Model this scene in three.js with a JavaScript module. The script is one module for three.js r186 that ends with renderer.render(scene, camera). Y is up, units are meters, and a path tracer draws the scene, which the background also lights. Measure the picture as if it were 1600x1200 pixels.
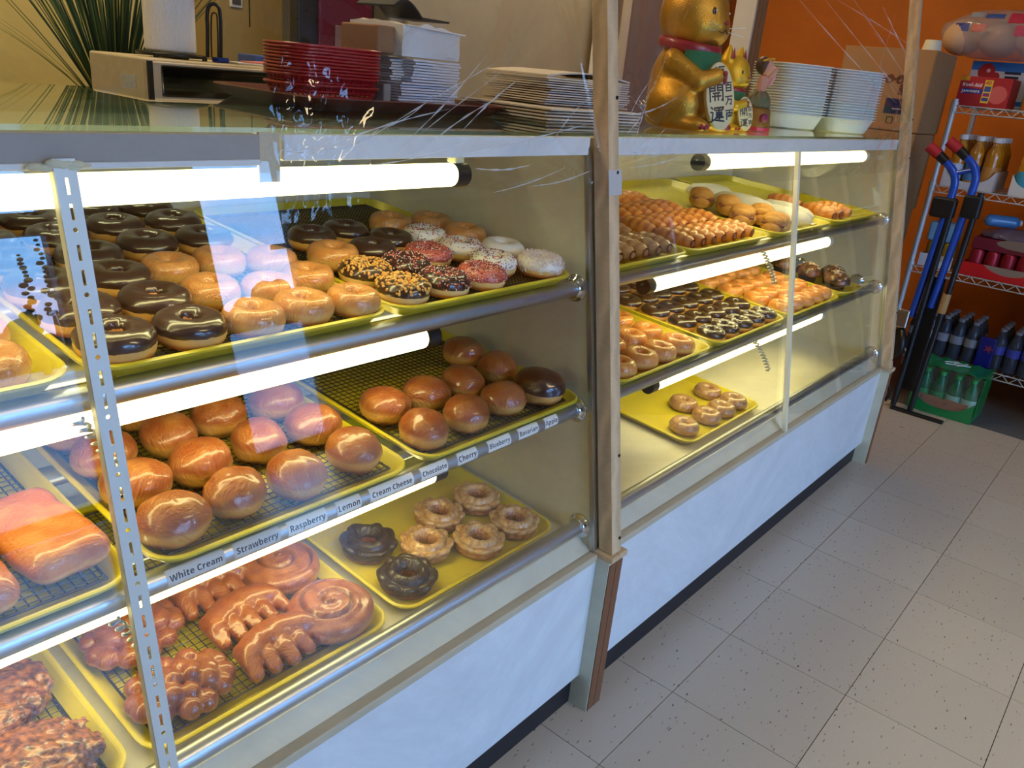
import * as THREE from 'three';
import { RoundedBoxGeometry } from 'three/addons/geometries/RoundedBoxGeometry.js';
import { mergeGeometries, mergeVertices, toCreasedNormals } from 'three/addons/utils/BufferGeometryUtils.js';
import { ImprovedNoise } from 'three/addons/math/ImprovedNoise.js';
import { RectAreaLightUniformsLib } from 'three/addons/lights/RectAreaLightUniformsLib.js';

// ---------------------------------------------------------------- camera, sky, lights, exposure
const scene = new THREE.Scene();
const camera = new THREE.PerspectiveCamera(51.0, 4 / 3, 0.05, 300);
camera.position.set(-1.1713, 1.326, 0.6002);
camera.up.set(0.219, 0.928, -0.301);
camera.lookAt(-1.1713 + 0.730, 1.326 - 0.360, 0.6002 - 0.581);
const renderer = new THREE.WebGLRenderer({ antialias: true });
renderer.toneMapping = THREE.LinearToneMapping;
renderer.toneMappingExposure = 1.0;
renderer.shadowMap.enabled = true;
RectAreaLightUniformsLib.init();

const perlin = new ImprovedNoise();
const nz = (x, y, z) => perlin.noise(x, y, z);
const fbm = (x, y, z, o = 4) => { let s = 0, a = 0.5, f = 1; for (let i = 0; i < o; i++) { s += a * nz(x * f, y * f, z * f); a *= 0.5; f *= 2.03; } return s; };
{
  // blue morning sky with low banks of cloud, the same all the way round
  const smoothStep = (e) => Math.min(1, (e - 0.085) / 0.03);
  const W = 1024, H = 512, d = new Float32Array(W * H * 4);
  for (let j = 0; j < H; j++) {
    const el = ((j + 0.5) / H - 0.5) * Math.PI;
    for (let i = 0; i < W; i++) {
      const az = ((i + 0.5) / W - 0.5) * 2 * Math.PI, k = (j * W + i) * 4;
      const x = Math.cos(el) * Math.cos(az), y = Math.sin(el), z = Math.cos(el) * Math.sin(az);
      const t = Math.max(0, Math.sin(Math.max(el, 0)));
      const blue = [1.15 + 0.55 * Math.exp(-t * 7), 3.5 + 0.6 * Math.exp(-t * 7), 7.6 + 0.2 * Math.exp(-t * 7)];
      let c = fbm(x * 6 + 3.1, y * 22 + 1.7, z * 6 + 5.2, 5) * 1.9 + 0.1;
      c += el < 0.085 ? 0.75 * (1 - Math.max(el, 0) / 0.085) : -0.16 * smoothStep(el);
      const m = Math.min(1, Math.max(0, (c - 0.12) * 2.4)) * 0.9;
      const cl = [3.6, 4.3, 7.2];
      for (let q = 0; q < 3; q++) d[k + q] = (blue[q] * (1 - m) + cl[q] * m);
      d[k + 3] = 1;
    }
  }
  const sky = new THREE.DataTexture(d, W, H, THREE.RGBAFormat, THREE.FloatType);
  sky.mapping = THREE.EquirectangularReflectionMapping; sky.magFilter = THREE.LinearFilter; sky.needsUpdate = true;
  scene.background = sky;
  scene.backgroundIntensity = 1.48;
}
const TUBE_COLOR = new THREE.Color(1.0, 0.89, 0.38), TUBE_GLOW = 4.8, TUBE_AREA = 8.6;
const CEILING_COLOR = new THREE.Color(1.0, 0.77, 0.43), CEILING_AREA = 20.0;

// ---------------------------------------------------------------- helpers
function rng(seed) { let a = seed >>> 0; return () => { a = (a + 0x6D2B79F5) | 0; let t = Math.imul(a ^ (a >>> 15), 1 | a); t = (t + Math.imul(t ^ (t >>> 7), 61 | t)) ^ t; return ((t ^ (t >>> 14)) >>> 0) / 4294967296; }; }
const V = (x, y, z) => new THREE.Vector3(x, y, z);
const taken = {};
function numbered(n) { const k = taken[n] = (taken[n] ?? -1) + 1; return k ? n + '_' + String(k).padStart(3, '0') : n; }
function tag(o, label, category, group, kind) { o.userData.label = label; if (category) o.userData.category = category; if (group) o.userData.group = group; if (kind) o.userData.kind = kind; return o; }
function thing(name, label, category, pos = [0, 0, 0], group) { const o = new THREE.Group(); o.name = numbered(name); o.position.set(...pos); scene.add(o); return tag(o, label, category, group); }
function part(name, geo, mat, parent, pos) { const m = new THREE.Mesh(geo, mat); m.name = name; if (pos) m.position.set(...pos); parent.add(m); return m; }
function solo(name, geo, mat, label, category, pos = [0, 0, 0], group) { const m = new THREE.Mesh(geo, mat); m.name = numbered(name); m.position.set(...pos); scene.add(m); return tag(m, label, category, group); }
function copyOf(o, label, group) { const c = o.clone(); c.name = numbered(o.name.replace(/_\d{3}$/, '')); c.userData = { ...o.userData }; if (label) c.userData.label = label; if (group) c.userData.group = group; scene.add(c); return c; }
function structure(name, label, pos = [0, 0, 0]) { const o = new THREE.Group(); o.name = name; o.position.set(...pos); o.userData.kind = 'structure'; o.userData.label = label; scene.add(o); return o; }
const std = (color, rough = 0.6, o = {}) => { const { metal = 0, ...r } = o; return new THREE.MeshStandardMaterial({ color, roughness: rough, metalness: metal, ...r }); };
const phy = (color, rough = 0.5, o = {}) => { const { metal = 0, ...r } = o; return new THREE.MeshPhysicalMaterial({ color, roughness: rough, metalness: metal, ...r }); };
const C3 = (r, g, b) => new THREE.Color().setRGB(r / 255, g / 255, b / 255, THREE.SRGBColorSpace);
const box = (w, h, d, x = 0, y = 0, z = 0) => new THREE.BoxGeometry(w, h, d).translate(x, y, z);
const rbox = (w, h, d, r = 0.003, x = 0, y = 0, z = 0, s = 2) => new RoundedBoxGeometry(w, h, d, s, r).translate(x, y, z);
const span = (x0, x1, y0, y1, z0, z1, r = 0) => r ? rbox(x1 - x0, y1 - y0, z1 - z0, r, (x0 + x1) / 2, (y0 + y1) / 2, (z0 + z1) / 2) : box(x1 - x0, y1 - y0, z1 - z0, (x0 + x1) / 2, (y0 + y1) / 2, (z0 + z1) / 2);
const merge = (list) => mergeGeometries(list.map((g) => g.index ? g.toNonIndexed() : g).map((g) => { for (const k of Object.keys(g.attributes)) if (!['position', 'normal', 'uv', 'color'].includes(k)) g.deleteAttribute(k); return g; }));
const cyl = (r0, r1, h, n = 20, open = false) => new THREE.CylinderGeometry(r0, r1, h, n, 1, open);
function rod(a, b, r, n = 10) { const A = V(...a), B = V(...b), d = B.clone().sub(A); const g = new THREE.CylinderGeometry(r, r, d.length(), n); g.applyQuaternion(new THREE.Quaternion().setFromUnitVectors(V(0, 1, 0), d.clone().normalize())); return g.translate((A.x + B.x) / 2, (A.y + B.y) / 2, (A.z + B.z) / 2); }
function tube(pts, r, seg = 40, n = 8, closed = false) { return new THREE.TubeGeometry(new THREE.CatmullRomCurve3(pts.map((p) => V(...p)), closed), seg, r, n, closed); }
// polygon in (z, y) pushed along x from x0 to x1
function zyPrism(poly, x0, x1) { const s = new THREE.Shape(poly.map(([z, y]) => new THREE.Vector2(z, y))); const g = new THREE.ExtrudeGeometry(s, { depth: x1 - x0, bevelEnabled: false }); g.applyMatrix4(new THREE.Matrix4().set(0, 0, 1, x0, 0, 1, 0, 0, 1, 0, 0, 0, 0, 0, 0, 1)); return flip(g); }
function flip(g) { if (g.index) g = g.toNonIndexed(); for (const a of Object.values(g.attributes)) { const n = a.itemSize, d = a.array; for (let i = 0; i < a.count; i += 3) for (let k = 0; k < n; k++) { const t = d[(i + 1) * n + k]; d[(i + 1) * n + k] = d[(i + 2) * n + k]; d[(i + 2) * n + k] = t; } } g.computeVertexNormals(); return g; }
// skin over closed loops of equal length; cap ends as fans
function skin(loops, capA = true, capB = true) {
  const n = loops[0].length, pos = [], idx = [];
  for (const l of loops) for (const p of l) pos.push(p[0], p[1], p[2]);
  for (let i = 0; i < loops.length - 1; i++) for (let j = 0; j < n; j++) { const a = i * n + j, b = i * n + (j + 1) % n, c = a + n, d = b + n; idx.push(a, b, c, b, d, c); }
  const cap = (i, rev) => { const c = pos.length / 3, m = [0, 0, 0]; for (const p of loops[i]) for (let k = 0; k < 3; k++) m[k] += p[k] / n; pos.push(...m); for (let j = 0; j < n; j++) { const a = i * n + j, b = i * n + (j + 1) % n; rev ? idx.push(c, a, b) : idx.push(c, b, a); } };
  if (capA) cap(0, false); if (capB) cap(loops.length - 1, true);
  const g = new THREE.BufferGeometry(); g.setAttribute('position', new THREE.Float32BufferAttribute(pos, 3)); g.setIndex(idx); g.computeVertexNormals(); return g;
}
function rrLoop(w, d, r, y, n = 5) { const out = []; for (const [sx, sz, a0] of [[1, 1, 0], [-1, 1, 1], [-1, -1, 2], [1, -1, 3]]) for (let i = 0; i <= n; i++) { const a = (a0 + i / n) * Math.PI / 2; out.push([sx * (w / 2 - r) + r * Math.cos(a), y, sz * (d / 2 - r) + r * Math.sin(a)]); } return out.reverse(); }
function setColors(g, f) { const p = g.attributes.position, nn = g.attributes.normal, c = new Float32Array(p.count * 3); for (let i = 0; i < p.count; i++) { const k = f(p.getX(i), p.getY(i), p.getZ(i), nn ? nn.getY(i) : 0, i); c[3 * i] = k[0]; c[3 * i + 1] = k[1]; c[3 * i + 2] = k[2]; } g.setAttribute('color', new THREE.BufferAttribute(c, 3)); return g; }
const mix3 = (a, b, t) => [a[0] + (b[0] - a[0]) * t, a[1] + (b[1] - a[1]) * t, a[2] + (b[2] - a[2]) * t];
const clamp = (x, a = 0, b = 1) => Math.min(b, Math.max(a, x));
const smooth = (a, b, x) => { const t = clamp((x - a) / (b - a)); return t * t * (3 - 2 * t); };
const srgb = (r, g, b) => { const c = C3(r, g, b); return [c.r, c.g, c.b]; };
// smooth mesh of a distance field, cell size h
function sdfMesh(f, lo, hi, h) {
  const n = [0, 1, 2].map((k) => Math.ceil((hi[k] - lo[k]) / h) + 1), [nx, ny, nzz] = n, v = new Float32Array(nx * ny * nzz), at = (i, j, k) => (k * ny + j) * nx + i;
  for (let k = 0; k < nzz; k++) for (let j = 0; j < ny; j++) for (let i = 0; i < nx; i++) v[at(i, j, k)] = f(lo[0] + i * h, lo[1] + j * h, lo[2] + k * h);
  const id = new Int32Array(nx * ny * nzz).fill(-1), pos = [], idx = [];
  for (let k = 0; k < nzz - 1; k++) for (let j = 0; j < ny - 1; j++) for (let i = 0; i < nx - 1; i++) {
    let m = 0, cx = 0, cy = 0, cz = 0, e = 0; const q = [];
    for (let c = 0; c < 8; c++) { const w = v[at(i + (c & 1), j + ((c >> 1) & 1), k + (c >> 2))]; q.push(w); if (w < 0) m |= 1 << c; }
    if (m === 0 || m === 255) continue;
    for (let a = 0; a < 8; a++) for (const s of [1, 2, 4]) { if (a & s) continue; const b = a | s; if ((q[a] < 0) === (q[b] < 0)) continue; const t = q[a] / (q[a] - q[b]); cx += (a & 1) + (s === 1 ? t : 0); cy += ((a >> 1) & 1) + (s === 2 ? t : 0); cz += (a >> 2) + (s === 4 ? t : 0); e++; }
    id[at(i, j, k)] = pos.length / 3; pos.push(lo[0] + (i + cx / e) * h, lo[1] + (j + cy / e) * h, lo[2] + (k + cz / e) * h);
  }
  const quad = (a, b, c, d, r) => { if (a < 0 || b < 0 || c < 0 || d < 0) return; r ? idx.push(a, c, b, a, d, c) : idx.push(a, b, c, a, c, d); };
  for (let k = 1; k < nzz - 1; k++) for (let j = 1; j < ny - 1; j++) for (let i = 1; i < nx - 1; i++) {
    const s = v[at(i, j, k)] < 0;
    if (s !== (v[at(i + 1, j, k)] < 0)) quad(id[at(i, j - 1, k - 1)], id[at(i, j, k - 1)], id[at(i, j, k)], id[at(i, j - 1, k)], !s);
    if (s !== (v[at(i, j + 1, k)] < 0)) quad(id[at(i - 1, j, k - 1)], id[at(i - 1, j, k)], id[at(i, j, k)], id[at(i, j, k - 1)], !s);
    if (s !== (v[at(i, j, k + 1)] < 0)) quad(id[at(i - 1, j - 1, k)], id[at(i, j - 1, k)], id[at(i, j, k)], id[at(i - 1, j, k)], !s);
  }
  const g = new THREE.BufferGeometry(); g.setAttribute('position', new THREE.Float32BufferAttribute(pos, 3)); g.setIndex(idx); g.computeVertexNormals(); return g;
}
const smin = (a, b, k) => { const h = Math.max(k - Math.abs(a - b), 0) / k; return Math.min(a, b) - h * h * k * 0.25; };
function capsule(p, a, b, ra, rb = ra) { const bx = b[0] - a[0], by = b[1] - a[1], bz = b[2] - a[2], px = p[0] - a[0], py = p[1] - a[1], pz = p[2] - a[2]; const t = clamp((px * bx + py * by + pz * bz) / (bx * bx + by * by + bz * bz + 1e-12)); return Math.hypot(px - bx * t, py - by * t, pz - bz * t) - (ra + (rb - ra) * t); }
const ORD = ['first', 'second', 'third', 'fourth', 'fifth', 'sixth', 'seventh', 'eighth', 'ninth', 'tenth', 'eleventh', 'twelfth', 'thirteenth', 'fourteenth', 'fifteenth', 'sixteenth', 'seventeenth', 'eighteenth', 'nineteenth', 'twentieth'];
// textures
function canvasTex(w, h, draw, repeat) { const c = document.createElement('canvas'); c.width = w; c.height = h; draw(c.getContext('2d'), w, h); const t = new THREE.CanvasTexture(c); t.colorSpace = THREE.SRGBColorSpace; t.wrapS = t.wrapT = THREE.RepeatWrapping; t.anisotropy = 8; if (repeat) t.repeat.set(...repeat); return t; }
function dataTex(n, f, srgbSpace = false) { const d = new Uint8Array(n * n * 4); for (let j = 0; j < n; j++) for (let i = 0; i < n; i++) { const c = f(i / n, j / n, i, j), k = (j * n + i) * 4; if (typeof c === 'number') d[k] = d[k + 1] = d[k + 2] = clamp(c) * 255; else { d[k] = clamp(c[0]) * 255; d[k + 1] = clamp(c[1]) * 255; d[k + 2] = clamp(c[2]) * 255; } d[k + 3] = 255; } const t = new THREE.DataTexture(d, n, n); t.magFilter = THREE.LinearFilter; t.minFilter = THREE.LinearMipmapLinearFilter; t.generateMipmaps = true; t.wrapS = t.wrapT = THREE.RepeatWrapping; if (srgbSpace) t.colorSpace = THREE.SRGBColorSpace; t.needsUpdate = true; return t; }
// noise that repeats over the unit square
const tileNoise = (u, v, f, seed = 0) => { const a = u * 2 * Math.PI, b = v * 2 * Math.PI, r = f / 6.2832; return nz(Math.cos(a) * r + seed, Math.sin(a) * r + Math.cos(b) * r * 1.31, Math.sin(b) * r * 1.31 + seed * 1.7); };
// planar uv in metres, from the axis that each face looks along
function metreUV(g, s = 1) { if (g.index) g = g.toNonIndexed(); if (!g.attributes.normal) g.computeVertexNormals(); const p = g.attributes.position, n = g.attributes.normal, uv = new Float32Array(p.count * 2); for (let i = 0; i < p.count; i++) { const ax = Math.abs(n.getX(i)), ay = Math.abs(n.getY(i)), az = Math.abs(n.getZ(i)); const [a, b] = ax > ay && ax > az ? [p.getZ(i), p.getY(i)] : ay > az ? [p.getX(i), p.getZ(i)] : [p.getX(i), p.getY(i)]; uv[2 * i] = a * s; uv[2 * i + 1] = b * s; } g.setAttribute('uv', new THREE.BufferAttribute(uv, 2)); return g; }

// ---------------------------------------------------------------- shared materials
const grime = dataTex(512, (u, v) => { const a = tileNoise(u, v, 9, 1) * 0.5 + tileNoise(u, v, 31, 4) * 0.3 + tileNoise(u, v, 90, 7) * 0.2; return 0.96 + a * 0.07; }, true);
const fineBump = dataTex(512, (u, v) => 0.5 + 0.35 * tileNoise(u, v, 60, 3) + 0.3 * tileNoise(u, v, 190, 9));
const woodMap = dataTex(512, (u, v) => { const w = tileNoise(u, v * 0.999, 5, 2) * 0.16; const g = 0.5 + 0.5 * Math.sin((u + w * 0.35) * 2 * Math.PI * 9); const k = 0.86 + 0.12 * g + 0.03 * tileNoise(u, v, 40, 5); return [k, k * 0.955, k * 0.88]; }, true);
const MAT = {
  yellowWall: std(C3(226, 208, 136), 0.75, { map: grime, bumpMap: fineBump, bumpScale: 0.0006 }),
  orangeWall: std(C3(226, 120, 14), 0.7, { map: grime, bumpMap: fineBump, bumpScale: 0.0006 }),
  paleWall: std(C3(205, 198, 184), 0.8, { map: grime }),
  ceiling: std(C3(232, 230, 224), 0.9, { map: grime }),
  white: std(C3(233, 232, 226), 0.32, { map: grime }),
  laminate: phy(C3(232, 233, 232), 0.3, { map: grime }),
  cream: std(C3(226, 220, 190), 0.42, { map: grime }),
  deck: std(C3(234, 229, 205), 0.35, { map: grime }),
  creamTrim: std(C3(206, 190, 158), 0.5, { map: grime }),
  alu: std(C3(190, 192, 194), 0.28, { metal: 1 }),
  brushed: std(C3(184, 188, 192), 0.36, { metal: 1 }),
  chrome: std(C3(215, 216, 218), 0.08, { metal: 1 }),
  blackRubber: std(C3(26, 27, 34), 0.45),
  black: std(C3(18, 18, 20), 0.4),
  wood: std(C3(206, 176, 130), 0.7, { map: woodMap }),
  woodPale: std(C3(226, 200, 166), 0.7, { map: woodMap }),
  rawPly: std(C3(142, 96, 66), 0.85, { map: woodMap }),
  glass: phy(0xffffff, 0.0, { transmission: 1, thickness: 0, ior: 1.5 }),
  topGlass: phy(C3(226, 238, 232), 0.0, { transmission: 1, thickness: 0, ior: 1.52 }),
  paper: std(C3(226, 222, 216), 0.8),
  cardboard: std(C3(166, 122, 78), 0.85, { map: grime }),
  tubeGlass: new THREE.MeshStandardMaterial({ color: 0xffffff, roughness: 0.4, emissive: TUBE_COLOR, emissiveIntensity: TUBE_GLOW }),
};

// ---------------------------------------------------------------- the room
const T = 0.3048;
{
  // vinyl floor tiles: streaky beige with dark chips
  const rnd = rng(11);
  const tileMap = canvasTex(1024, 1024, (c, w, h) => {
    c.fillStyle = 'rgb(190,180,168)'; c.fillRect(0, 0, w, h);
    for (let i = 0; i < 5200; i++) { const x = rnd() * w, y = rnd() * h, l = 4 + rnd() * 22, t = 1 + rnd() * 2, k = rnd(); c.strokeStyle = k < 0.5 ? `rgba(206,197,186,${0.06 + rnd() * 0.1})` : `rgba(160,150,138,${0.05 + rnd() * 0.1})`; c.lineWidth = t; c.beginPath(); c.moveTo(x, y); c.lineTo(x + l, y + (rnd() - 0.5) * 8); c.stroke(); }
    for (let i = 0; i < 300; i++) { const x = rnd() * w, y = rnd() * h, l = 2 + rnd() * 16, k = rnd(); c.strokeStyle = k < 0.55 ? `rgba(92,84,78,${0.35 + rnd() * 0.5})` : `rgba(48,42,40,${0.4 + rnd() * 0.5})`; c.lineWidth = 1.5 + rnd() * 3.5; c.beginPath(); c.moveTo(x, y); c.lineTo(x + l, y + (rnd() - 0.4) * 4); c.stroke(); }
  });
  const roughMap = dataTex(256, (u, v) => 0.75 + 0.15 * tileNoise(u, v, 12, 2));
  const mats = [1, 0.965, 1.03].map((k) => std(new THREE.Color(k * 1.08, k * 1.03, k * 0.95), 0.42, { map: tileMap, roughnessMap: roughMap }));
  const floor = structure('floor', 'beige vinyl tile floor with dark flecks');
  part('subfloor', span(-4.2, 4.3, -0.12, -0.004, -2.8, 3.75), std(C3(30, 27, 25), 0.9), floor);
  const geos = [0, 1, 2, 3, 4, 5].map((s) => { const q = rng(s + 40), g = box(T - 0.0018, 0.006, T - 0.0018, 0, -0.003, 0), u0 = q(), v0 = q(), p = g.attributes.position, uv = g.attributes.uv; for (let i = 0; i < p.count; i++) uv.setXY(i, u0 + (p.getX(i) / T) * 0.5, v0 + (p.getZ(i) / T) * 0.5); return g; });
  const q = rng(5);
  for (let i = -3; i <= 9; i++) for (let j = -1; j <= 6; j++) { part('tile', geos[Math.floor(q() * 6)], mats[Math.floor(q() * 3)], floor, [(i + 0.5) * T, 0, (j + 0.5) * T]); }
  // the rest of the floor, out of sight
  const rest = [[-4.2, -3 * T, -2.8, 3.75], [10 * T, 4.3, -2.8, 3.75], [-3 * T, 10 * T, -2.8, -T], [-3 * T, 10 * T, 7 * T, 3.75]].map(([a, b, c, d]) => { const g = span(a, b, -0.006, 0, c, d), p = g.attributes.position, uv = g.attributes.uv; for (let i = 0; i < p.count; i++) uv.setXY(i, p.getX(i) / T * 0.5, p.getZ(i) / T * 0.5); return g; });
  part('tile_field', merge(rest), mats[1], floor).userData.kind = 'stuff';
  part('painted_shade_strip', span(2.905, 4.2, -0.004, 0.0015, -1.2, 3.0), std(C3(104, 103, 106), 0.5, { map: grime }), floor);  // shade at the far end of the floor, painted as a darker overlay
}
const wallBox = (x0, x1, y0, y1, z0, z1) => metreUV(span(x0, x1, y0, y1, z0, z1), 0.5);
{
  const w = structure('wall_back', 'yellow painted wall behind the counter'); part('plaster', wallBox(-4.2, 1.6, 0, 2.9, -2.6, -2.45), MAT.yellowWall, w); part('orange_plaster', wallBox(1.6, 4.3, 0, 2.9, -2.6, -2.45), MAT.orangeWall, w);
}
{ const w = structure('wall_right', 'orange painted end wall behind the shelving'); part('plaster', wallBox(4.05, 4.2, 0, 2.9, -2.45, 3.6), MAT.orangeWall, w); }
{ const w = structure('wall_left', 'pale side wall'); part('plaster', wallBox(-4.2, -4.05, 0, 2.9, -2.45, 3.6), MAT.paleWall, w); }
{ const w = structure('ceiling', 'white ceiling'); part('plaster', wallBox(-4.2, 4.2, 2.8, 2.95, -2.6, 3.75), MAT.ceiling, w); }
const FZ = 3.6;      // inner face of the shop front
{
  const w = structure('wall_front', 'shop front wall with tall windows and a glass door');
  const pieces = [[-4.2, -1.4, 0, 2.8], [0.62, 1.47, 0, 2.8], [2.13, 4.2, 0, 2.8], [-1.4, 0.62, 2.45, 2.8], [1.47, 2.13, 2.3, 2.8], [-1.4, -0.5, 0, 0.45], [1.47, 2.13, 0, 0.08]];
  for (const [a, b, c, d] of pieces) part('plaster', wallBox(a, b, c, d, FZ, FZ + 0.15), std(C3(112, 102, 92), 0.85, { map: grime }), w);
  const bronze = std(C3(58, 52, 48), 0.45, { metal: 0.6 });
  const win = (name, x0, x1, y0, y1, bars) => { const g = structure(name, 'tall shop window with dark metal frame'); const f = 0.03; part('frame', merge([span(x0, x0 + f, y0, y1, FZ + 0.03, FZ + 0.09), span(x1 - f, x1, y0, y1, FZ + 0.03, FZ + 0.09), span(x0, x1, y0, y0 + f, FZ + 0.03, FZ + 0.09), span(x0, x1, y1 - f, y1, FZ + 0.03, FZ + 0.09), ...bars.map((b) => span(...b, FZ + 0.03, FZ + 0.09))]), bronze, g); part('pane', span(x0 + f, x1 - f, y0 + f, y1 - f, FZ + 0.058, FZ + 0.062), MAT.glass, g); };
  win('window_1', -1.4, -0.5, 0.45, 2.45, [[-1.4, -0.5, 1.63, 1.74]]);
  win('window_2', 1.47, 2.13, 0.08, 2.3, []);
  const d = structure('door_1', 'glass entrance door with transom and pull handle');
  part('frame', merge([span(-0.5, -0.43, 0, 2.45, FZ + 0.02, FZ + 0.1), span(0.56, 0.62, 0, 2.45, FZ + 0.02, FZ + 0.1), span(-0.5, 0.62, 1.63, 1.75, FZ + 0.02, FZ + 0.1), span(-0.5, 0.62, 2.4, 2.45, FZ + 0.02, FZ + 0.1), span(-0.43, 0.56, 0.01, 0.12, FZ + 0.03, FZ + 0.09)]), bronze, d);
  part('pane', span(-0.43, 0.56, 0.12, 1.63, FZ + 0.058, FZ + 0.062), MAT.glass, d);
  part('transom_pane', span(-0.43, 0.56, 1.75, 2.4, FZ + 0.058, FZ + 0.062), MAT.glass, d);
  part('handle', tube([[0.5, 0.9, FZ + 0.05], [0.5, 0.9, FZ - 0.03], [0.5, 0.94, FZ - 0.05], [0.5, 1.16, FZ - 0.05], [0.5, 1.2, FZ - 0.03], [0.5, 1.2, FZ + 0.05]], 0.012), MAT.alu, d);
}
// outside the shop: pale car park, dark hedge and conifers that the display glass mirrors
{
  const ground = structure('ground_outside', 'pale car park outside the shop'); part('asphalt', span(-60, 60, -0.2, -0.1, 3.75, 70), std(C3(150, 146, 150), 0.9), ground);
  const leaf = std(C3(46, 58, 40), 0.9);
  const tree = (x, z, h, r, label, seed) => { const t = thing('conifer_tree', label, 'tree', [x, -0.1, z], 'trees across the car park'); const q = rng(seed), parts = []; for (let k = 0; k < 26; k++) { const f = k / 26, a = q() * 6.28, rr = r * (1 - f) * (0.45 + 0.55 * q()); const g = new THREE.IcosahedronGeometry(r * (0.55 - 0.38 * f) * (0.7 + 0.5 * q()), 1); g.scale(1, 0.65, 1).translate(Math.cos(a) * rr, h * (0.12 + 0.86 * f), Math.sin(a) * rr); parts.push(g); } part('foliage', merge(parts), leaf, t); part('trunk', cyl(0.12, 0.18, h * 0.4, 8).translate(0, h * 0.2, 0), MAT.rawPly, t); };
  tree(11.7, 38, 5.6, 0.6, 'conifer tree, smallest of three across the car park', 1); tree(13.6, 41, 6.6, 0.6, 'conifer tree, tallest of three across the car park', 2); tree(14.9, 41, 6.0, 0.75, 'conifer tree, rightmost of three across the car park', 3);
  const hedge = thing('hedge', 'dark hedge along the far side of the car park', 'hedge', [20, -0.1, 48]); { const q = rng(9), l = []; for (let k = 0; k < 150; k++) { const g = new THREE.IcosahedronGeometry(0.7 + q() * 0.6, 1); g.translate((q() - 0.5) * 60, 0.5 + q() * 1.0 + (q() < 0.16 ? 0.9 : 0), (q() - 0.5) * 2); l.push(g); } part('foliage', merge(l), leaf, hedge); }
  const pole = thing('street_lamp', 'street lamp post with a short arm outside the shop', 'lamp post', [15.3, -0.1, 22]); part('post', cyl(0.09, 0.11, 3.2, 10).translate(0, 1.6, 0), MAT.rawPly, pole); part('arm', box(1.7, 0.16, 0.16, -0.6, 3.1, 0), MAT.rawPly, pole);
}
// ceiling fluorescent fittings above the customers
for (const [k, x, z] of [[0, -0.5, -1.5], [1, 1.9, -1.4], [2, 0.35, 2.0]]) {
  const f = thing('ceiling_light', ['fluorescent ceiling light above the counter by the yellow wall', 'fluorescent ceiling light above the fridges by the orange wall', 'fluorescent ceiling light above the customers'][k], 'ceiling light', [x, 2.8, z], 'ceiling lights');
  part('housing', rbox(1.22, 0.06, 0.3, 0.01, 0, -0.03, 0), MAT.white, f);
  part('diffuser', rbox(1.18, 0.016, 0.26, 0.006, 0, -0.066, 0), new THREE.MeshStandardMaterial({ color: 0xffffff, roughness: 0.6, emissive: CEILING_COLOR, emissiveIntensity: 1.2 }), f);
  const l = new THREE.RectAreaLight(CEILING_COLOR, k === 2 ? CEILING_AREA * 1.3 : k === 1 ? CEILING_AREA * 1.25 : CEILING_AREA, 1.18, 0.26); l.position.set(0, -0.078, 0); l.rotation.x = -Math.PI / 2; f.add(l);
}
// a tall drinks cooler just outside the view, which shades the lower shelving
{
  const c = thing('drinks_cooler', 'tall dark drinks cooler standing by the shelving', 'cooler', [3.48, 0, 0.93]);
  part('body', rbox(1.0, 1.62, 0.93, 0.015, 0, 0.81, 0), std(C3(52, 54, 60), 0.5), c);
  part('door', rbox(0.03, 1.3, 0.6, 0.008, -0.516, 0.85, 0), phy(C3(30, 34, 40), 0.1), c); part('handle', rbox(0.03, 0.4, 0.02, 0.006, -0.542, 0.95, 0.24), MAT.alu, c);
}

// ---------------------------------------------------------------- the two display cases
const GS = 0.1754, glassZ = (y) => -0.147 - GS * (y - 0.405);      // slope of the leaning front glass
const TILT = 4.2 * Math.PI / 180, TT = Math.tan(TILT);
const SHELF = { top: { y: 0.961, z: -0.277, rail: [0.945, -0.277] }, mid: { y: 0.716, z: -0.239, rail: [0.70, -0.239] }, low: { y: 0.425, z: -0.2, rail: [0.449, -0.191] } };
const BACK = -0.92, TOPY = 1.235;
const slantBox = (x0, x1, ya, yb, dFront, thick) => { // slab parallel to the glass, its front face dFront before the glass line
  const z = (y) => glassZ(y) + dFront; return zyPrism([[z(ya) - thick, ya], [z(ya), ya], [z(yb), yb], [z(yb) - thick, yb]], x0, x1);
};
function flangeGeo(s) { // pipe flange against an end panel, axis x, flat side at x = 0, boss towards s
  const p = [[0.0001, 0.012], [0.016, 0.012], [0.0185, 0.012], [0.019, 0.007], [0.026, 0.004], [0.0275, 0.002], [0.0275, 0]].map(([r, h]) => new THREE.Vector2(r, h));
  const g = new THREE.LatheGeometry(p.reverse(), 28); g.rotateZ(s < 0 ? Math.PI / 2 : -Math.PI / 2); return g;
}
const railMat = MAT.brushed;
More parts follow.
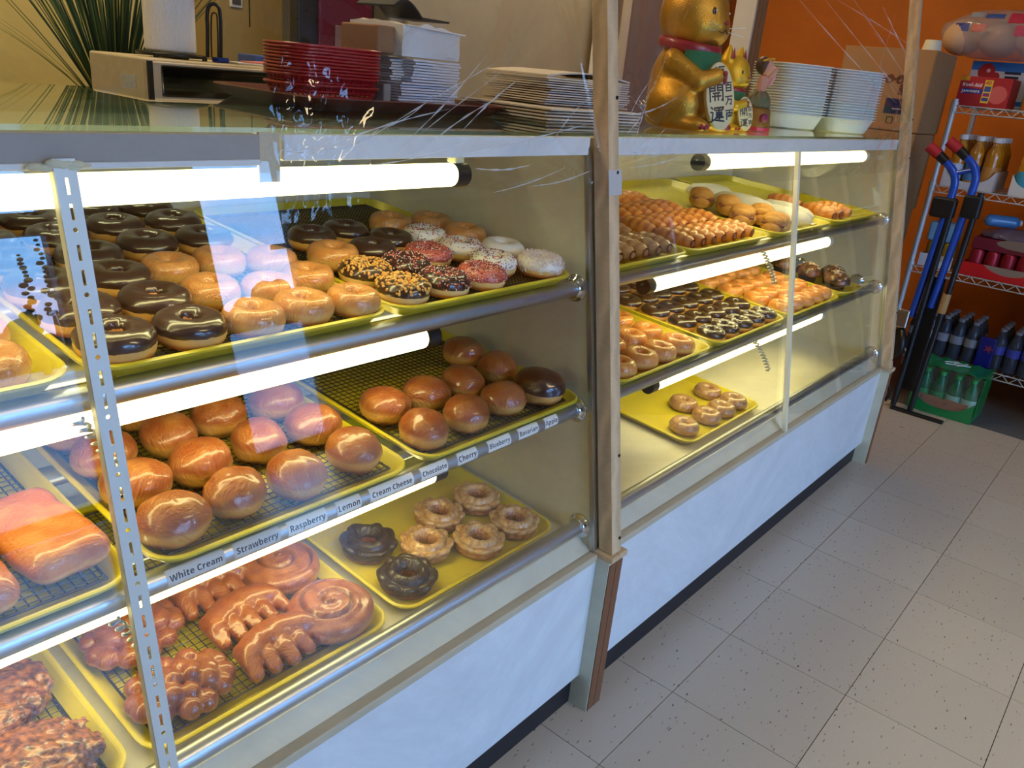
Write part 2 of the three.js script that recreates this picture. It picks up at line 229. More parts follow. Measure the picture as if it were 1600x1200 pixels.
function displayCase(x0, x1, label, near) {
  const o = thing('display_case', label, 'display case', [0, 0, 0], 'donut display cases');
  const t = 0.025, xi = x0 + t, xo = x1 - t;
  const prof = [[BACK, 0], [-0.107, 0], [-0.107, 0.396], [-0.15, 0.402], [glassZ(1.22) - 0.004, 1.226], [BACK, 1.226]];
  for (const [a, b] of [[x0, xi], [xo, x1]]) { const p = part('end_panel', metreUV(zyPrism(prof, a, b)), MAT.cream, o); part('raw_edge', span(a + 0.002, b, 0.004, 0.388, -0.1075, -0.1045), MAT.rawPly, p); }
  part('front_panel', metreUV(span(xi, xo, 0.085, 0.388, -0.152, -0.139)), MAT.laminate, o);
  part('panel_trim', metreUV(span(xi, xo, 0.386, 0.403, -0.158, -0.136, 0.003)), MAT.creamTrim, o);
  part('kick_plate', span(xi, xo, 0, 0.09, -0.17, -0.156), MAT.blackRubber, o);
  part('deck', metreUV(zyPrism([[BACK, 0.382 + 0.7 * TT], [-0.157, 0.384], [-0.157, 0.403], [-0.19, 0.4235], [BACK, 0.4235 + 0.73 * TT]], xi, xo)), MAT.deck, o);
  for (const k of [0, 1]) { const a = k ? (xi + xo) / 2 - 0.02 : xi, b = k ? xo : (xi + xo) / 2 + 0.02; const d = part('sliding_door', metreUV(span(a, b, 0.43, 1.2, BACK + 0.004 + k * 0.012, BACK + 0.012 + k * 0.012)), MAT.cream, o); part('finger_pull', rbox(0.012, 0.09, 0.004, 0.0015, k ? a + 0.05 : b - 0.05, 0.8, BACK + 0.015 + k * 0.012), MAT.alu, d); }
  part('back_board', metreUV(span(xi, xo, 1.205, 1.228, -0.72, -0.5)), MAT.white, o);
  const hz = glassZ(1.21);
  if (near) {
    part('header', metreUV(span(xi, -0.595, 1.198, 1.228, hz - 0.014, hz + 0.006, 0.002)), std(C3(172, 160, 148), 0.55, { map: grime }), o);
    part('header_lip', span(xi, -0.595, 1.192, 1.199, hz - 0.012, hz + 0.008, 0.002), MAT.white, o);
    part('bracket', rbox(0.03, 0.06, 0.006, 0.001, -0.578, 1.2, hz - 0.002), MAT.creamTrim, o);
    part('header', metreUV(span(-0.56, xo, 1.196, 1.228, hz - 0.014, hz + 0.004, 0.002)), MAT.white, o);
  } else part('header', metreUV(span(xi, xo, 1.194, 1.228, hz - 0.014, hz + 0.004, 0.002)), MAT.white, o);
  part('top_glass', span(x0 + 0.002, x1 - 0.002, TOPY - 0.006, TOPY, BACK, -0.2895), MAT.topGlass, o);
  const mid = (x0 + x1) / 2;
  for (const [a, b] of [[xi + 0.004, mid - 0.001], [mid + 0.001, xo - 0.004]]) part('front_pane', slantBox(a, b, 0.406, 1.196, 0.0, 0.004), MAT.glass, o);
  for (const e of [xi, xo]) part('pane_channel', slantBox(e - 0.004, e + 0.004, 0.404, 1.224, 0.004, 0.012), MAT.alu, o);
  for (const [row, S] of Object.entries(SHELF)) {
    const rails = row === 'low' ? [[S.rail[0], S.rail[1]]] : [[S.rail[0], S.rail[1]], [S.rail[0] + 0.07 * TT, S.rail[1] - 0.07], [S.rail[0] + 0.3 * TT, S.rail[1] - 0.3], [S.rail[0] + 0.6 * TT, S.rail[1] - 0.6]];
    for (const [y, z] of rails) {
      const r = part('shelf_rail', new THREE.CylinderGeometry(0.0155, 0.0155, xo - xi, 24, 1).rotateZ(Math.PI / 2), railMat, o, [(xi + xo) / 2, y, z]);
      part('flange', flangeGeo(1), MAT.chrome, r, [-(xo - xi) / 2, 0, 0]); part('flange', flangeGeo(-1), MAT.chrome, r, [(xo - xi) / 2, 0, 0]);
      if (near && row === 'mid' && z === S.rail[1]) o.userData.labelRail = r;
    }
  }
  return o;
}
const nearCase = displayCase(-1.78, 0.125, 'nearer white donut display case with flavour labels on its rail', true);
const farCase = displayCase(0.125, 2.04, 'farther white donut display case beyond the wooden post', false);
const labelRail = nearCase.userData.labelRail; delete nearCase.userData.labelRail;
{ // slotted metal upright over the joint of the near panes
  const x = -0.826, w = 0.022, L = Math.hypot(0.8, 0.8 * GS), s = new THREE.Shape();
  s.moveTo(-w / 2, 0); s.lineTo(w / 2, 0); s.lineTo(w / 2, L); s.lineTo(-w / 2, L); s.closePath();
  let k = 0; for (let y = 0.02; y < L - 0.03; y += 0.0255, k++) { const h = new THREE.Path(); if (k % 3 === 2) { h.absarc(0, y + 0.006, 0.0026, 0, Math.PI * 2, true); y -= 0.010; } else { h.moveTo(-0.0017, y); h.lineTo(-0.0017, y + 0.0165); h.lineTo(0.0017, y + 0.0165); h.lineTo(0.0017, y); h.closePath(); } s.holes.push(h); }
  const g = new THREE.ExtrudeGeometry(s, { depth: 0.002, bevelEnabled: false, curveSegments: 8 });
  const place = (q) => q.rotateX(-Math.atan(GS)).translate(x, 0.404, glassZ(0.404) + 0.013);
  const u = part('slotted_upright', place(g), std(C3(214, 212, 200), 0.4, { metal: 0.15 }), nearCase);
  part('side_flange', place(span(-w / 2, -w / 2 + 0.002, 0, L, -0.011, 0.001)), u.material, u); part('side_flange', place(span(w / 2 - 0.002, w / 2, 0, L, -0.011, 0.001)), u.material, u);
  const bl = []; const q = rng(3); for (let i = 0; i < 16; i++) bl.push(new THREE.IcosahedronGeometry(0.002 + q() * 0.0035, 1).scale(1.9, 0.9, 0.8).translate(x - 0.03 + q() * 0.07, 1.194 + q() * 0.006, glassZ(1.195) + 0.012));
  part('caulk', merge(bl), std(C3(214, 206, 172), 0.7), nearCase);
}
part('pane_divider', slantBox(1.078, 1.093, 0.404, 1.196, 0.012, 0.012), std(C3(236, 228, 196), 0.4), farCase);
{ // cap where the two legs meet
  part('leg_cap', rbox(0.028, 0.014, 0.05, 0.003, 0.111, 0.403, -0.124), MAT.woodPale, nearCase); part('leg_cap', rbox(0.032, 0.014, 0.05, 0.003, 0.141, 0.403, -0.124), MAT.woodPale, farCase);
  part('leg_cap', rbox(0.04, 0.014, 0.05, 0.003, 2.03, 0.403, -0.124), MAT.woodPale, farCase);
}
{ // flavour labels wrapped round the front of the middle rail, local x measured from the rail's centre
  const names = ['White Cream', 'Strawberry', 'Raspberry', 'Lemon', 'Cream Cheese', 'Chocolate', 'Cherry', 'Blueberry', 'Bavarian', 'Apple'];
  const X0 = [-0.736, -0.648, -0.567, -0.493, -0.408, -0.316, -0.237, -0.153, -0.071, -0.001], W = [0.078, 0.07, 0.066, 0.045, 0.09, 0.061, 0.049, 0.061, 0.058, 0.04];
  names.forEach((txt, i) => {
    const w = W[i], h = 0.0235, tw = 256, th = Math.round(256 * h / w);
    const tex = canvasTex(tw, th, (c) => { c.fillStyle = i < 2 ? 'rgb(205,206,206)' : 'rgb(236,236,232)'; c.fillRect(0, 0, tw, th); c.fillStyle = 'rgb(24,24,26)'; let fs = th * 0.72; c.font = `bold ${fs}px sans-serif`; const m = c.measureText(txt).width; if (m > tw * 0.92) { fs *= tw * 0.92 / m; c.font = `bold ${fs}px sans-serif`; } c.textAlign = 'center'; c.textBaseline = 'middle'; c.fillText(txt, tw / 2, th * 0.52); });
    const a = h / 0.0158, g = new THREE.CylinderGeometry(0.0158, 0.0158, w, 14, 1, true, -a / 2, a);
    // cylinder axis y -> x so that the label reads along the rail, its middle turned up towards the customer
    const uv = g.attributes.uv; for (let k = 0; k < uv.count; k++) { const u = uv.getX(k), v = uv.getY(k); uv.setXY(k, v, 1 - u); }
    g.rotateZ(-Math.PI / 2); g.rotateX(Math.PI / 2 * 0 - 0.35);
    // local: axis along +x, arc centred on +z
    const m = part('flavour_label', g, std(0xffffff, 0.5, { map: tex, side: THREE.DoubleSide }), labelRail, [X0[i] - (-1.755 + 0.1) / 2, 0, 0]); m.userData.label = 'paper label reading ' + txt;
  });
}
// ---------------------------------------------------------------- fluorescent tubes under the rails
{
  const spots = [[-0.785, 1.163, 'bare fluorescent tube under the header of the nearer case'], [-0.83, 0.895, 'bare fluorescent tube under the top rail of the nearer case'], [-0.79, 0.622, 'bare fluorescent tube under the labelled rail of the nearer case'], [1.215, 1.168, 'bare fluorescent tube under the header of the farther case'], [1.05, 0.888, 'bare fluorescent tube under the top rail of the farther case'], [1.15, 0.612, 'bare fluorescent tube under the middle rail of the farther case']];
  const L = 1.2, z = -0.33;
  const capMat = std(C3(24, 24, 26), 0.35), socket = std(C3(222, 214, 176), 0.5);
  spots.forEach(([x, y, label], i) => {
    const f = thing('fluorescent_tube', label, 'tube light', [x, y, z], 'case tube lights');
    part('tube', cyl(0.0185, 0.0185, L - 0.06, 24).rotateZ(Math.PI / 2), MAT.tubeGlass, f);
    for (const s of [-1, 1]) { part('end_cap', cyl(0.0195, 0.0195, 0.03, 24).rotateZ(Math.PI / 2).translate(s * (L / 2 - 0.015), 0, 0), i < 3 || s < 0 ? capMat : MAT.white, f); part('socket', rbox(0.022, 0.014, 0.02, 0.003, s * (L / 2 - 0.02), 0.0255, 0), socket, f); part('pin', rod([s * (L / 2), 0.006, 0], [s * (L / 2 + 0.008), 0.006, 0], 0.002, 6), MAT.alu, f); }
    const l = new THREE.RectAreaLight(TUBE_COLOR, TUBE_AREA, L - 0.06, 0.03); l.position.set(0, -0.0205, -0.002); l.rotation.x = -Math.PI / 2; f.add(l);
  });
  // coiled metal conduit that feeds the lower tubes
  const coil = (name, a, b, label) => { const o = thing('wiring_conduit', label, 'conduit', [0, 0, 0], 'coiled conduits'); const A = V(...a), B = V(...b), pts = [], n = 11, d = B.clone().sub(A), side = V(1, 0, 0), up = d.clone().normalize().cross(side).normalize(); for (let k = 0; k <= n * 10; k++) { const t = k / (n * 10), an = k / 10 * 2 * Math.PI; const p = A.clone().addScaledVector(d, t).addScaledVector(side, Math.cos(an) * 0.0065).addScaledVector(up, Math.sin(an) * 0.0065); p.x += Math.sin(t * Math.PI) * 0.012; pts.push([p.x, p.y, p.z]); } part('coil', tube(pts, 0.0022, n * 18, 6), MAT.alu, o); };
  coil('a', [-0.845, 0.928, -0.262], [-0.82, 0.83, -0.24], 'coiled metal conduit beside slotted upright below the top rail'); coil('b', [-0.845, 0.684, -0.222], [-0.815, 0.58, -0.2], 'coiled metal conduit beside slotted upright below the labelled rail');
  coil('c', [1.0, 0.93, -0.29], [1.07, 0.83, -0.26], 'coiled metal conduit beside white pane divider below the top rail'); coil('d', [0.99, 0.68, -0.26], [1.065, 0.575, -0.22], 'coiled metal conduit beside white pane divider above the empty deck');
}
// ---------------------------------------------------------------- trays and racks
const trayMat = phy(C3(214, 196, 34), 0.36, { clearcoat: 0.3, clearcoatRoughness: 0.3 }), DEPTH = 0.615;
function trayGeo(w, d = DEPTH) { // front middle of the underside at the origin, running back along -z
  const L = (i, y) => rrLoop(w - 2 * i, d - 2 * i, Math.max(0.012, 0.042 - i), y);
  const g = skin([L(0.024, 0), L(0.019, 0.001), L(0.008, 0.016), L(0.001, 0.017), L(0, 0.0185), L(0, 0.021), L(0.002, 0.0225), L(0.005, 0.0225), L(0.008, 0.0205), L(0.019, 0.0045), L(0.026, 0.003)]);
  return toCreasedNormals(g, 0.9).translate(0, 0, -d / 2);
}
function onShelf(o, row, x, along, h = 0) { const S = SHELF[row]; o.rotation.set(TILT, o.rotation.y, 0, 'XYZ'); o.position.set(x, S.y - (along - S.z) * TT + h, along); return o; }
const rackMat = std(C3(84, 80, 70), 0.38, { metal: 0.85 });
function rackGeo(w, d, step) { const l = [], r = 0.00105; for (let x = -w / 2; x <= w / 2 + 1e-6; x += step) l.push(new THREE.CylinderGeometry(r, r, d, 4, 1, true).rotateX(Math.PI / 2).translate(x, 0, 0)); for (let z = -d / 2; z <= d / 2 + 1e-6; z += step) l.push(new THREE.CylinderGeometry(r, r, w, 4, 1, true).rotateZ(Math.PI / 2).translate(0, 0.0012, z)); return merge(l); }
const rackH = 0.011;
const TRAYS = [];
function tray(row, x0, x1, front, label, rackLabel, step = 0.0125, yaw = 0) {
  TRAYS.push({ row, x0, x1, front, rack: !!rackLabel });
  const w = x1 - x0, t = solo('baking_tray', trayGeo(w), trayMat, label, 'tray', [0, 0, 0], 'yellow trays'); onShelf(t, row, (x0 + x1) / 2, front);
  if (rackLabel) {
    const rw = w - 0.054, rd = DEPTH - 0.06, r = thing('cooling_rack', rackLabel, 'rack', [0, 0, 0], 'wire racks in the trays');
    const ww = part('wires', rackGeo(rw, rd, step), rackMat, r); ww.userData.kind = 'stuff';
    part('frame', merge([rod([-rw / 2, -0.001, -rd / 2], [rw / 2, -0.001, -rd / 2], 0.002, 6), rod([-rw / 2, -0.001, rd / 2], [rw / 2, -0.001, rd / 2], 0.002, 6), rod([-rw / 2, -0.001, -rd / 2], [-rw / 2, -0.001, rd / 2], 0.002, 6), rod([rw / 2, -0.001, -rd / 2], [rw / 2, -0.001, rd / 2], 0.002, 6)]), rackMat, r);
    part('cross_bar', rod([-rw / 2, -0.003, -rd * 0.12], [rw / 2, -0.003, -rd * 0.12], 0.0025, 6), rackMat, r);
    for (const [sx, sz] of [[-1, -1], [1, -1], [-1, 1], [1, 1]]) part('foot', rod([sx * rw * 0.45, -0.0065, sz * rd * 0.45], [sx * rw * 0.45, 0, sz * rd * 0.45], 0.002, 6), MAT.alu, r);
    onShelf(r, row, (x0 + x1) / 2, front - DEPTH / 2, 0.0105);
  }
  return t;
}
tray('top', -1.27, -0.838, -0.2565, 'yellow tray of glazed donuts left of the slotted upright, top shelf', null);
tray('top', -0.826, -0.388, -0.2565, 'yellow tray with chocolate and glazed rings, top shelf of nearer case', 'wire rack under the chocolate rings on the top shelf', 0.0125);
tray('top', -0.38, 0.07, -0.2565, 'yellow tray with sprinkled donuts beside the end panel, top shelf', 'fine wire rack under the sprinkled donuts on the top shelf', 0.0085);
tray('mid', -1.235, -0.81, -0.215, 'yellow tray with glazed bars left of the slotted upright, middle shelf', 'wire rack under the glazed bars on the middle shelf');
tray('mid', -0.79, -0.37, -0.215, 'yellow tray with filled shells above the Strawberry label', 'wire rack under the filled shells above the Strawberry label');
tray('mid', -0.347, 0.092, -0.215, 'yellow tray with filled shells above the Cherry label', 'wire rack under the filled shells above the Cherry label');
tray('low', -1.252, -0.832, -0.222, 'yellow tray with apple fritters at the lower left corner', 'wire rack under the apple fritters');
tray('low', -0.816, -0.391, -0.222, 'yellow tray with bear claws and cinnamon rolls', 'wire rack under the bear claws and cinnamon rolls');
tray('low', -0.372, 0.066, -0.222, 'yellow tray with old-fashioned donuts, bottom of nearer case', null);
tray('top', 0.155, 0.516, -0.255, 'yellow tray of pale sausage rolls next to the wooden post', null);
tray('top', 0.522, 0.965, -0.255, 'yellow tray of orange-brown sausage rolls, top shelf of farther case', null);
tray('top', 1.0, 1.43, -0.255, 'yellow tray with croissant sandwiches and white wraps', null);
tray('top', 1.468, 1.9, -0.255, 'yellow tray with a few browned rolls at the far end', null);
tray('mid', 0.22, 0.65, -0.215, 'yellow tray of glazed rings next to the wooden post', null);
tray('mid', 0.675, 1.108, -0.215, 'yellow tray of drizzled chocolate rings, farther case', null);
tray('mid', 1.13, 1.56, -0.215, 'yellow tray of orange glazed rings, farther case', null);
tray('mid', 1.598, 1.8, -0.215, 'narrow yellow tray with dark muffins', null);
tray('low', 0.665, 1.125, -0.24, 'yellow tray with six brown cake donuts on the white deck', null);

// ---------------------------------------------------------------- pastries
const crumbBump = dataTex(256, (u, v) => 0.5 + 0.5 * tileNoise(u, v, 26, 2) + 0.3 * tileNoise(u, v, 80, 5));
const glazed = (o = {}) => phy(0xffffff, 0.42, { vertexColors: true, clearcoat: 0.85, clearcoatRoughness: 0.13, bumpMap: crumbBump, bumpScale: 0.0015, ...o });
const PM = {
  glaze: glazed(), dough: phy(0xffffff, 0.55, { vertexColors: true, clearcoat: 0.25, clearcoatRoughness: 0.35 }),
  dry: std(0xffffff, 0.7, { vertexColors: true, bumpMap: crumbBump, bumpScale: 0.0015 }),
  choc: phy(C3(60, 34, 25), 0.3, { clearcoat: 0.9, clearcoatRoughness: 0.1 }),
  choc2: phy(C3(48, 28, 22), 0.42, { clearcoat: 0.6, clearcoatRoughness: 0.18, bumpMap: crumbBump, bumpScale: 0.002 }),
  vanilla: phy(C3(240, 234, 222), 0.4, { clearcoat: 0.4, clearcoatRoughness: 0.2 }),
  rose: phy(C3(196, 104, 92), 0.4, { clearcoat: 0.5, clearcoatRoughness: 0.2 }),
  bits: std(0xffffff, 0.5, { vertexColors: true }), drizzle: phy(C3(238, 226, 202), 0.35, { clearcoat: 0.5 }),
  wax: phy(C3(232, 228, 216), 0.6, { transmission: 0.25, thickness: 0 }), cup: std(C3(58, 40, 30), 0.8), foilFilm: phy(0xffffff, 0.06, { transmission: 1, thickness: 0, ior: 1.45 }),
};
const uvSphereLike = (g, s = 12) => { const p = g.attributes.position, uv = new Float32Array(p.count * 2); for (let i = 0; i < p.count; i++) { uv[2 * i] = (p.getX(i) + 0.37 * p.getY(i)) * s; uv[2 * i + 1] = (p.getZ(i) - 0.41 * p.getY(i)) * s; } g.setAttribute('uv', new THREE.BufferAttribute(uv, 2)); return g; };
// a ring: point at angle u round the ring and v round the tube (v = 0 outwards, pi/2 up)
function ringPoint(q, u, v, off) {
  const sv = Math.sin(v), cv = Math.cos(v), w = q.wob * fbm(Math.cos(u) * 1.7 + q.seed, Math.sin(u) * 1.7, cv * 0.8 + sv + q.seed, 3);
  const e = q.sq ?? 1, c2 = Math.sign(cv) * Math.abs(cv) ** e;
  let rr = q.r * (1 + w) + off, y = q.h * sv * (1 + w * 0.6) + off * sv; if (y < -q.h * 0.82) y = -q.h * 0.82 - (y + q.h * 0.82) * 0.1;
  const rad = q.R * (1 + 0.05 * fbm(Math.cos(u) + q.seed * 2, Math.sin(u), 3, 2)) + rr * c2;
  return [rad * Math.cos(u), y + q.h * 0.82, rad * Math.sin(u)];
}
function ringSurface(q, v0, v1, nu, nv, off, col, closed) {
  const pos = [], cols = [], idx = [];
  for (let i = 0; i < nu; i++) { const u = i / nu * 2 * Math.PI, a = v0(u), b = v1(u); for (let j = 0; j <= nv; j++) { const t = j / nv, v = a + (b - a) * t; pos.push(...ringPoint(q, u, v, off(t, u, v))); if (col) cols.push(...col(u, v)); } }
  for (let i = 0; i < nu; i++) for (let j = 0; j < nv; j++) { const a = i * (nv + 1) + j, b = ((i + 1) % nu) * (nv + 1) + j; idx.push(a, a + 1, b, b, a + 1, b + 1); }
  let g = new THREE.BufferGeometry(); g.setAttribute('position', new THREE.Float32BufferAttribute(pos, 3)); if (col) g.setAttribute('color', new THREE.Float32BufferAttribute(cols, 3)); g.setIndex(idx);
  if (closed) g = mergeVertices(g, 1e-6); g.computeVertexNormals(); return uvSphereLike(g);
}
const BROWN = srgb(196, 116, 46), GOLD = srgb(222, 150, 70), PALE = srgb(236, 200, 126), DEEP = srgb(150, 78, 30);
function ringDough(q, top, band, bottom) {
  return ringSurface(q, () => -Math.PI, () => Math.PI, 44, 22, () => 0, (u, v) => {
    const s = Math.sin(v), n = fbm(Math.cos(u) * 3 + q.seed, Math.sin(u) * 3, s * 3, 3); let c = s > 0 ? mix3(top, mix3(top, PALE, 0.35), clamp(0.5 + n * 1.6)) : bottom;
    const bandM = smooth(0.42, 0.18, Math.abs(s + 0.12 + n * 0.2)); return mix3(c, band, bandM * 0.9);
  }, true);
}
function ringIcing(q, seed, drop = 0.1) { const lo = (u) => drop + 0.26 * fbm(Math.cos(u) * 2.2 + seed, Math.sin(u) * 2.2, seed, 3), hi = (u) => Math.PI - 0.5 + 0.4 * fbm(Math.cos(u) * 2 + seed + 9, Math.sin(u) * 2, seed, 3); return ringSurface(q, lo, hi, 44, 14, (t, u) => 0.0024 * Math.min(1, Math.sin(Math.PI * clamp(t, 0, 1)) * 3.2) - 0.0004 + 0.0009 * fbm(Math.cos(u) * 6, Math.sin(u) * 6, t * 5 + seed, 2), null, false); }
function scatter(q, n, seed, make, vLo = 0.2, vHi = 2.7, keep = () => true) { const r = rng(seed), l = []; for (let k = 0; k < n; k++) { const u = r() * 6.2832, v = vLo + (vHi - vLo) * r(); if (!keep(u, v)) continue; const p = ringPoint(q, u, v, 0.0026), p2 = ringPoint(q, u, v, 0.0036); const g = make(r); const up = V(p2[0] - p[0], p2[1] - p[1], p2[2] - p[2]).normalize(); const m = new THREE.Quaternion().setFromUnitVectors(V(0, 1, 0), up).multiply(new THREE.Quaternion().setFromAxisAngle(V(0, 1, 0), r() * 6.28)); g.applyQuaternion(m).translate(...p); l.push(g); } return merge(l); }
const tint = (g, c) => setColors(g, () => c);
const SPR = [srgb(190, 30, 36), srgb(236, 232, 226), srgb(46, 52, 96), srgb(214, 88, 40), srgb(240, 210, 190), srgb(40, 26, 30), srgb(200, 60, 70)];
const sprinkle = (r) => tint(new THREE.OctahedronGeometry(0.00125, 0).scale(1, 1, 1.4), SPR[Math.floor(r() * SPR.length)]);
const nut = (r) => tint(new THREE.DodecahedronGeometry(0.0024 + r() * 0.0016, 0).scale(1, 0.7, 0.8), mix3(srgb(222, 176, 96), srgb(192, 132, 58), r()));
const coconut = (r) => tint(new THREE.BoxGeometry(0.0012, 0.0012, 0.009).rotateX((r() - 0.5) * 1.6).translate(0, 0.001, 0), mix3(srgb(240, 230, 224), srgb(226, 196, 188), r()));
const RINGS = {};
const ring = (seed, o = {}) => ({ R: 0.0295, r: 0.019, h: 0.021, wob: 0.17, sq: 0.85, seed, ...o });
for (let k = 0; k < 3; k++) {
  const q = ring(k * 3.7 + 1.3), q2 = ring(k * 2.9 + 20.1, { h: 0.024, r: 0.0205, wob: 0.2 });
  RINGS['glazed' + k] = [['ring', ringDough(q2, srgb(204, 126, 54), srgb(222, 176, 104), srgb(176, 102, 46)), PM.glaze]];
  RINGS['orange' + k] = [['ring', ringDough(q2, srgb(232, 140, 48), srgb(242, 196, 112), srgb(196, 112, 44)), PM.glaze]];
  RINGS['choc' + k] = [['dough', ringDough(q, srgb(206, 134, 58), srgb(230, 180, 98), srgb(186, 108, 46)), PM.dough], ['icing', ringIcing(q, k * 5 + 2, 0.06), PM.choc]];
  const dz = []; { const r = rng(k + 70), pts = []; for (let i = 0; i <= 18; i++) { const u = i / 18 * 6.3 + k, v = 1.3 + 0.5 * Math.sin(i * 1.7 + k); pts.push(ringPoint(q, u, v, 0.0034)); } dz.push(tube(pts, 0.001, 90, 5)); }
  RINGS['drizzled' + k] = [...RINGS['choc' + k], ['drizzle', dz[0], PM.drizzle]];
}
{
  const q = ring(8.8), chocI = ringIcing(q, 3, 0.02), whiteI = ringIcing(q, 6, 0.05), d = RINGS.choc1[0][1], dd = ringDough(q, GOLD, PALE, BROWN);
  RINGS.peanut = [['dough', dd, PM.dough], ['icing', chocI, PM.choc], ['peanuts', scatter(q, 260, 5, nut, 0.35, 2.6), PM.bits, 'stuff']];
  RINGS.sprinkleChoc = [['dough', dd, PM.dough], ['icing', chocI, PM.choc], ['sprinkles', scatter(q, 620, 6, sprinkle, 0.1, 2.7), PM.bits, 'stuff']];
  RINGS.sprinkleRose = [['dough', dd, PM.dough], ['icing', whiteI, PM.rose], ['sprinkles', scatter(q, 620, 7, sprinkle, 0.1, 2.7), PM.bits, 'stuff']];
  RINGS.sprinkleWhite = [['dough', dd, PM.dough], ['icing', whiteI, PM.vanilla], ['sprinkles', scatter(q, 520, 8, sprinkle, 0.15, 2.6, (u, v) => fbm(Math.cos(u) * 2, Math.sin(u) * 2, v, 2) > -0.12), PM.bits, 'stuff']];
  RINGS.vanilla = [['dough', dd, PM.dough], ['icing', whiteI, PM.vanilla]];
  RINGS.coconut = [['dough', dd, PM.dough], ['icing', ringIcing(q, 9, -0.1), PM.vanilla], ['shreds', scatter(q, 420, 9, coconut, -0.2, 2.8), PM.bits, 'stuff']];
}
// old-fashioned: cracked ring with a raised crown; cake donut: smooth brown ring
function oldOffset(u, v, seed, petals, amp) { const pe = Math.abs(Math.sin(u * petals / 2 + 2 * fbm(Math.cos(u), Math.sin(u), seed, 2))); let off = amp * (pe - 0.45) * Math.exp(-(((v - 0.55) / 0.4) ** 2)); off += 0.0055 * Math.exp(-(((v - 1.75) / 0.32) ** 2)) * (0.8 + 0.7 * fbm(Math.cos(u) * 2.4, Math.sin(u) * 2.4, seed + 4, 2)) - 0.0058 * Math.exp(-(((v - 1.12) / 0.22) ** 2)) + 0.0022 * Math.exp(-(((v - 0.55) / 0.25) ** 2)) - 0.0028 * Math.exp(-(((v + 0.05) / 0.2) ** 2)); return off + 0.0016 * fbm(Math.cos(u) * 6, Math.sin(u) * 6, v * 3 + seed, 3); }
const OLD = (seed) => ring(seed, { R: 0.034, r: 0.0178, h: 0.0175, wob: 0.08 });
function crackedRing(seed, petals, c0, c1, amp) { return ringSurface(OLD(seed), () => -Math.PI, () => Math.PI, 84, 40, (t, u, v) => oldOffset(u, v, seed, petals, amp), (u, v) => { const n = fbm(Math.cos(u) * 5, Math.sin(u) * 5, v * 2.5 + seed, 4); return mix3(c0, c1, clamp(0.45 + n * 1.6 + (v > 0.3 && v < 2.2 ? 0.25 : -0.3))); }, true); }
RINGS.oldGlazed = [['ring', crackedRing(1.2, 9, srgb(156, 92, 44), srgb(218, 176, 118), 0.0075), PM.glaze]];
RINGS.oldGlazed2 = [['ring', crackedRing(5.2, 8, srgb(164, 98, 46), srgb(222, 182, 124), 0.008), PM.glaze]];
RINGS.oldChoc = [['dough', crackedRing(3.2, 8, srgb(120, 66, 32), srgb(160, 98, 52), 0.003), PM.dough], ['icing', ringSurface(OLD(3.2), (u) => -0.3 + 0.3 * fbm(Math.cos(u) * 3, Math.sin(u) * 3, 1, 2), () => Math.PI - 0.3, 84, 34, (t, u, v) => 0.003 * Math.min(1, Math.sin(Math.PI * t) * 4) + oldOffset(u, v, 3.2, 8, 0.007) + 0.0022 * fbm(Math.cos(u) * 7, Math.sin(u) * 7, v * 4, 3), null, false), PM.choc2]];
RINGS.cake = [['ring', ringSurface(ring(6.1, { R: 0.0275, r: 0.02, h: 0.0195, wob: 0.12 }), () => -Math.PI, () => Math.PI, 44, 22, (t, u, v) => 0.001 * fbm(Math.cos(u) * 7, Math.sin(u) * 7, v * 3, 3) - 0.002 * Math.exp(-(((v - 0.5) / 0.15) ** 2)), (u, v) => mix3(srgb(150, 104, 64), srgb(184, 142, 98), clamp(0.5 + 2 * fbm(Math.cos(u) * 4, Math.sin(u) * 4, v * 2, 3))), true), PM.glaze]];
// filled shells: round pillows with a pale waist
function pillow(seed, a, b, h, top, band, low, pw = 0.78) {
  const nu = 40, nv = 24, pos = [], col = [], idx = [];
  for (let j = 0; j <= nv; j++) for (let i = 0; i < nu; i++) { const v = -Math.PI / 2 + Math.PI * j / nv, u = i / nu * 2 * Math.PI, cv = Math.cos(v) ** pw, sv = Math.sin(v), n = fbm(Math.cos(u) * cv * 1.5 + seed, sv * 1.4, Math.sin(u) * cv * 1.5, 3); const k = 1 + 0.11 * n - 0.018 * Math.exp(-(((sv + 0.2) / 0.1) ** 2)); let y = h * sv * (1 + 0.13 * n); if (y < -h * 0.7) y = -h * 0.7 + (y + h * 0.7) * 0.15; pos.push(a * cv * k * Math.cos(u), y + h * 0.745, b * cv * k * Math.sin(u)); const m = smooth(0.36, 0.16, Math.abs(sv + 0.16 + n * 0.14)); const t2 = sv > -0.1 ? mix3(top, mix3(top, band, 0.4), clamp(0.25 + n * 1.5)) : low; col.push(...mix3(t2, band, m)); }
  for (let j = 0; j < nv; j++) for (let i = 0; i < nu; i++) { const A = j * nu + i, B = j * nu + (i + 1) % nu, C = A + nu, D = B + nu; idx.push(A, C, B, B, C, D); }
  let g = new THREE.BufferGeometry(); g.setAttribute('position', new THREE.Float32BufferAttribute(pos, 3)); g.setAttribute('color', new THREE.Float32BufferAttribute(col, 3)); g.setIndex(idx); g = mergeVertices(g, 1e-6); g.computeVertexNormals(); return uvSphereLike(g, 9);
}
for (let k = 0; k < 4; k++) RINGS['shell' + k] = [['pillow', pillow(k * 4.1 + 2, 0.05, 0.045, 0.034, srgb(152, 76, 28), srgb(206, 152, 80), srgb(142, 74, 30)), PM.glaze]];
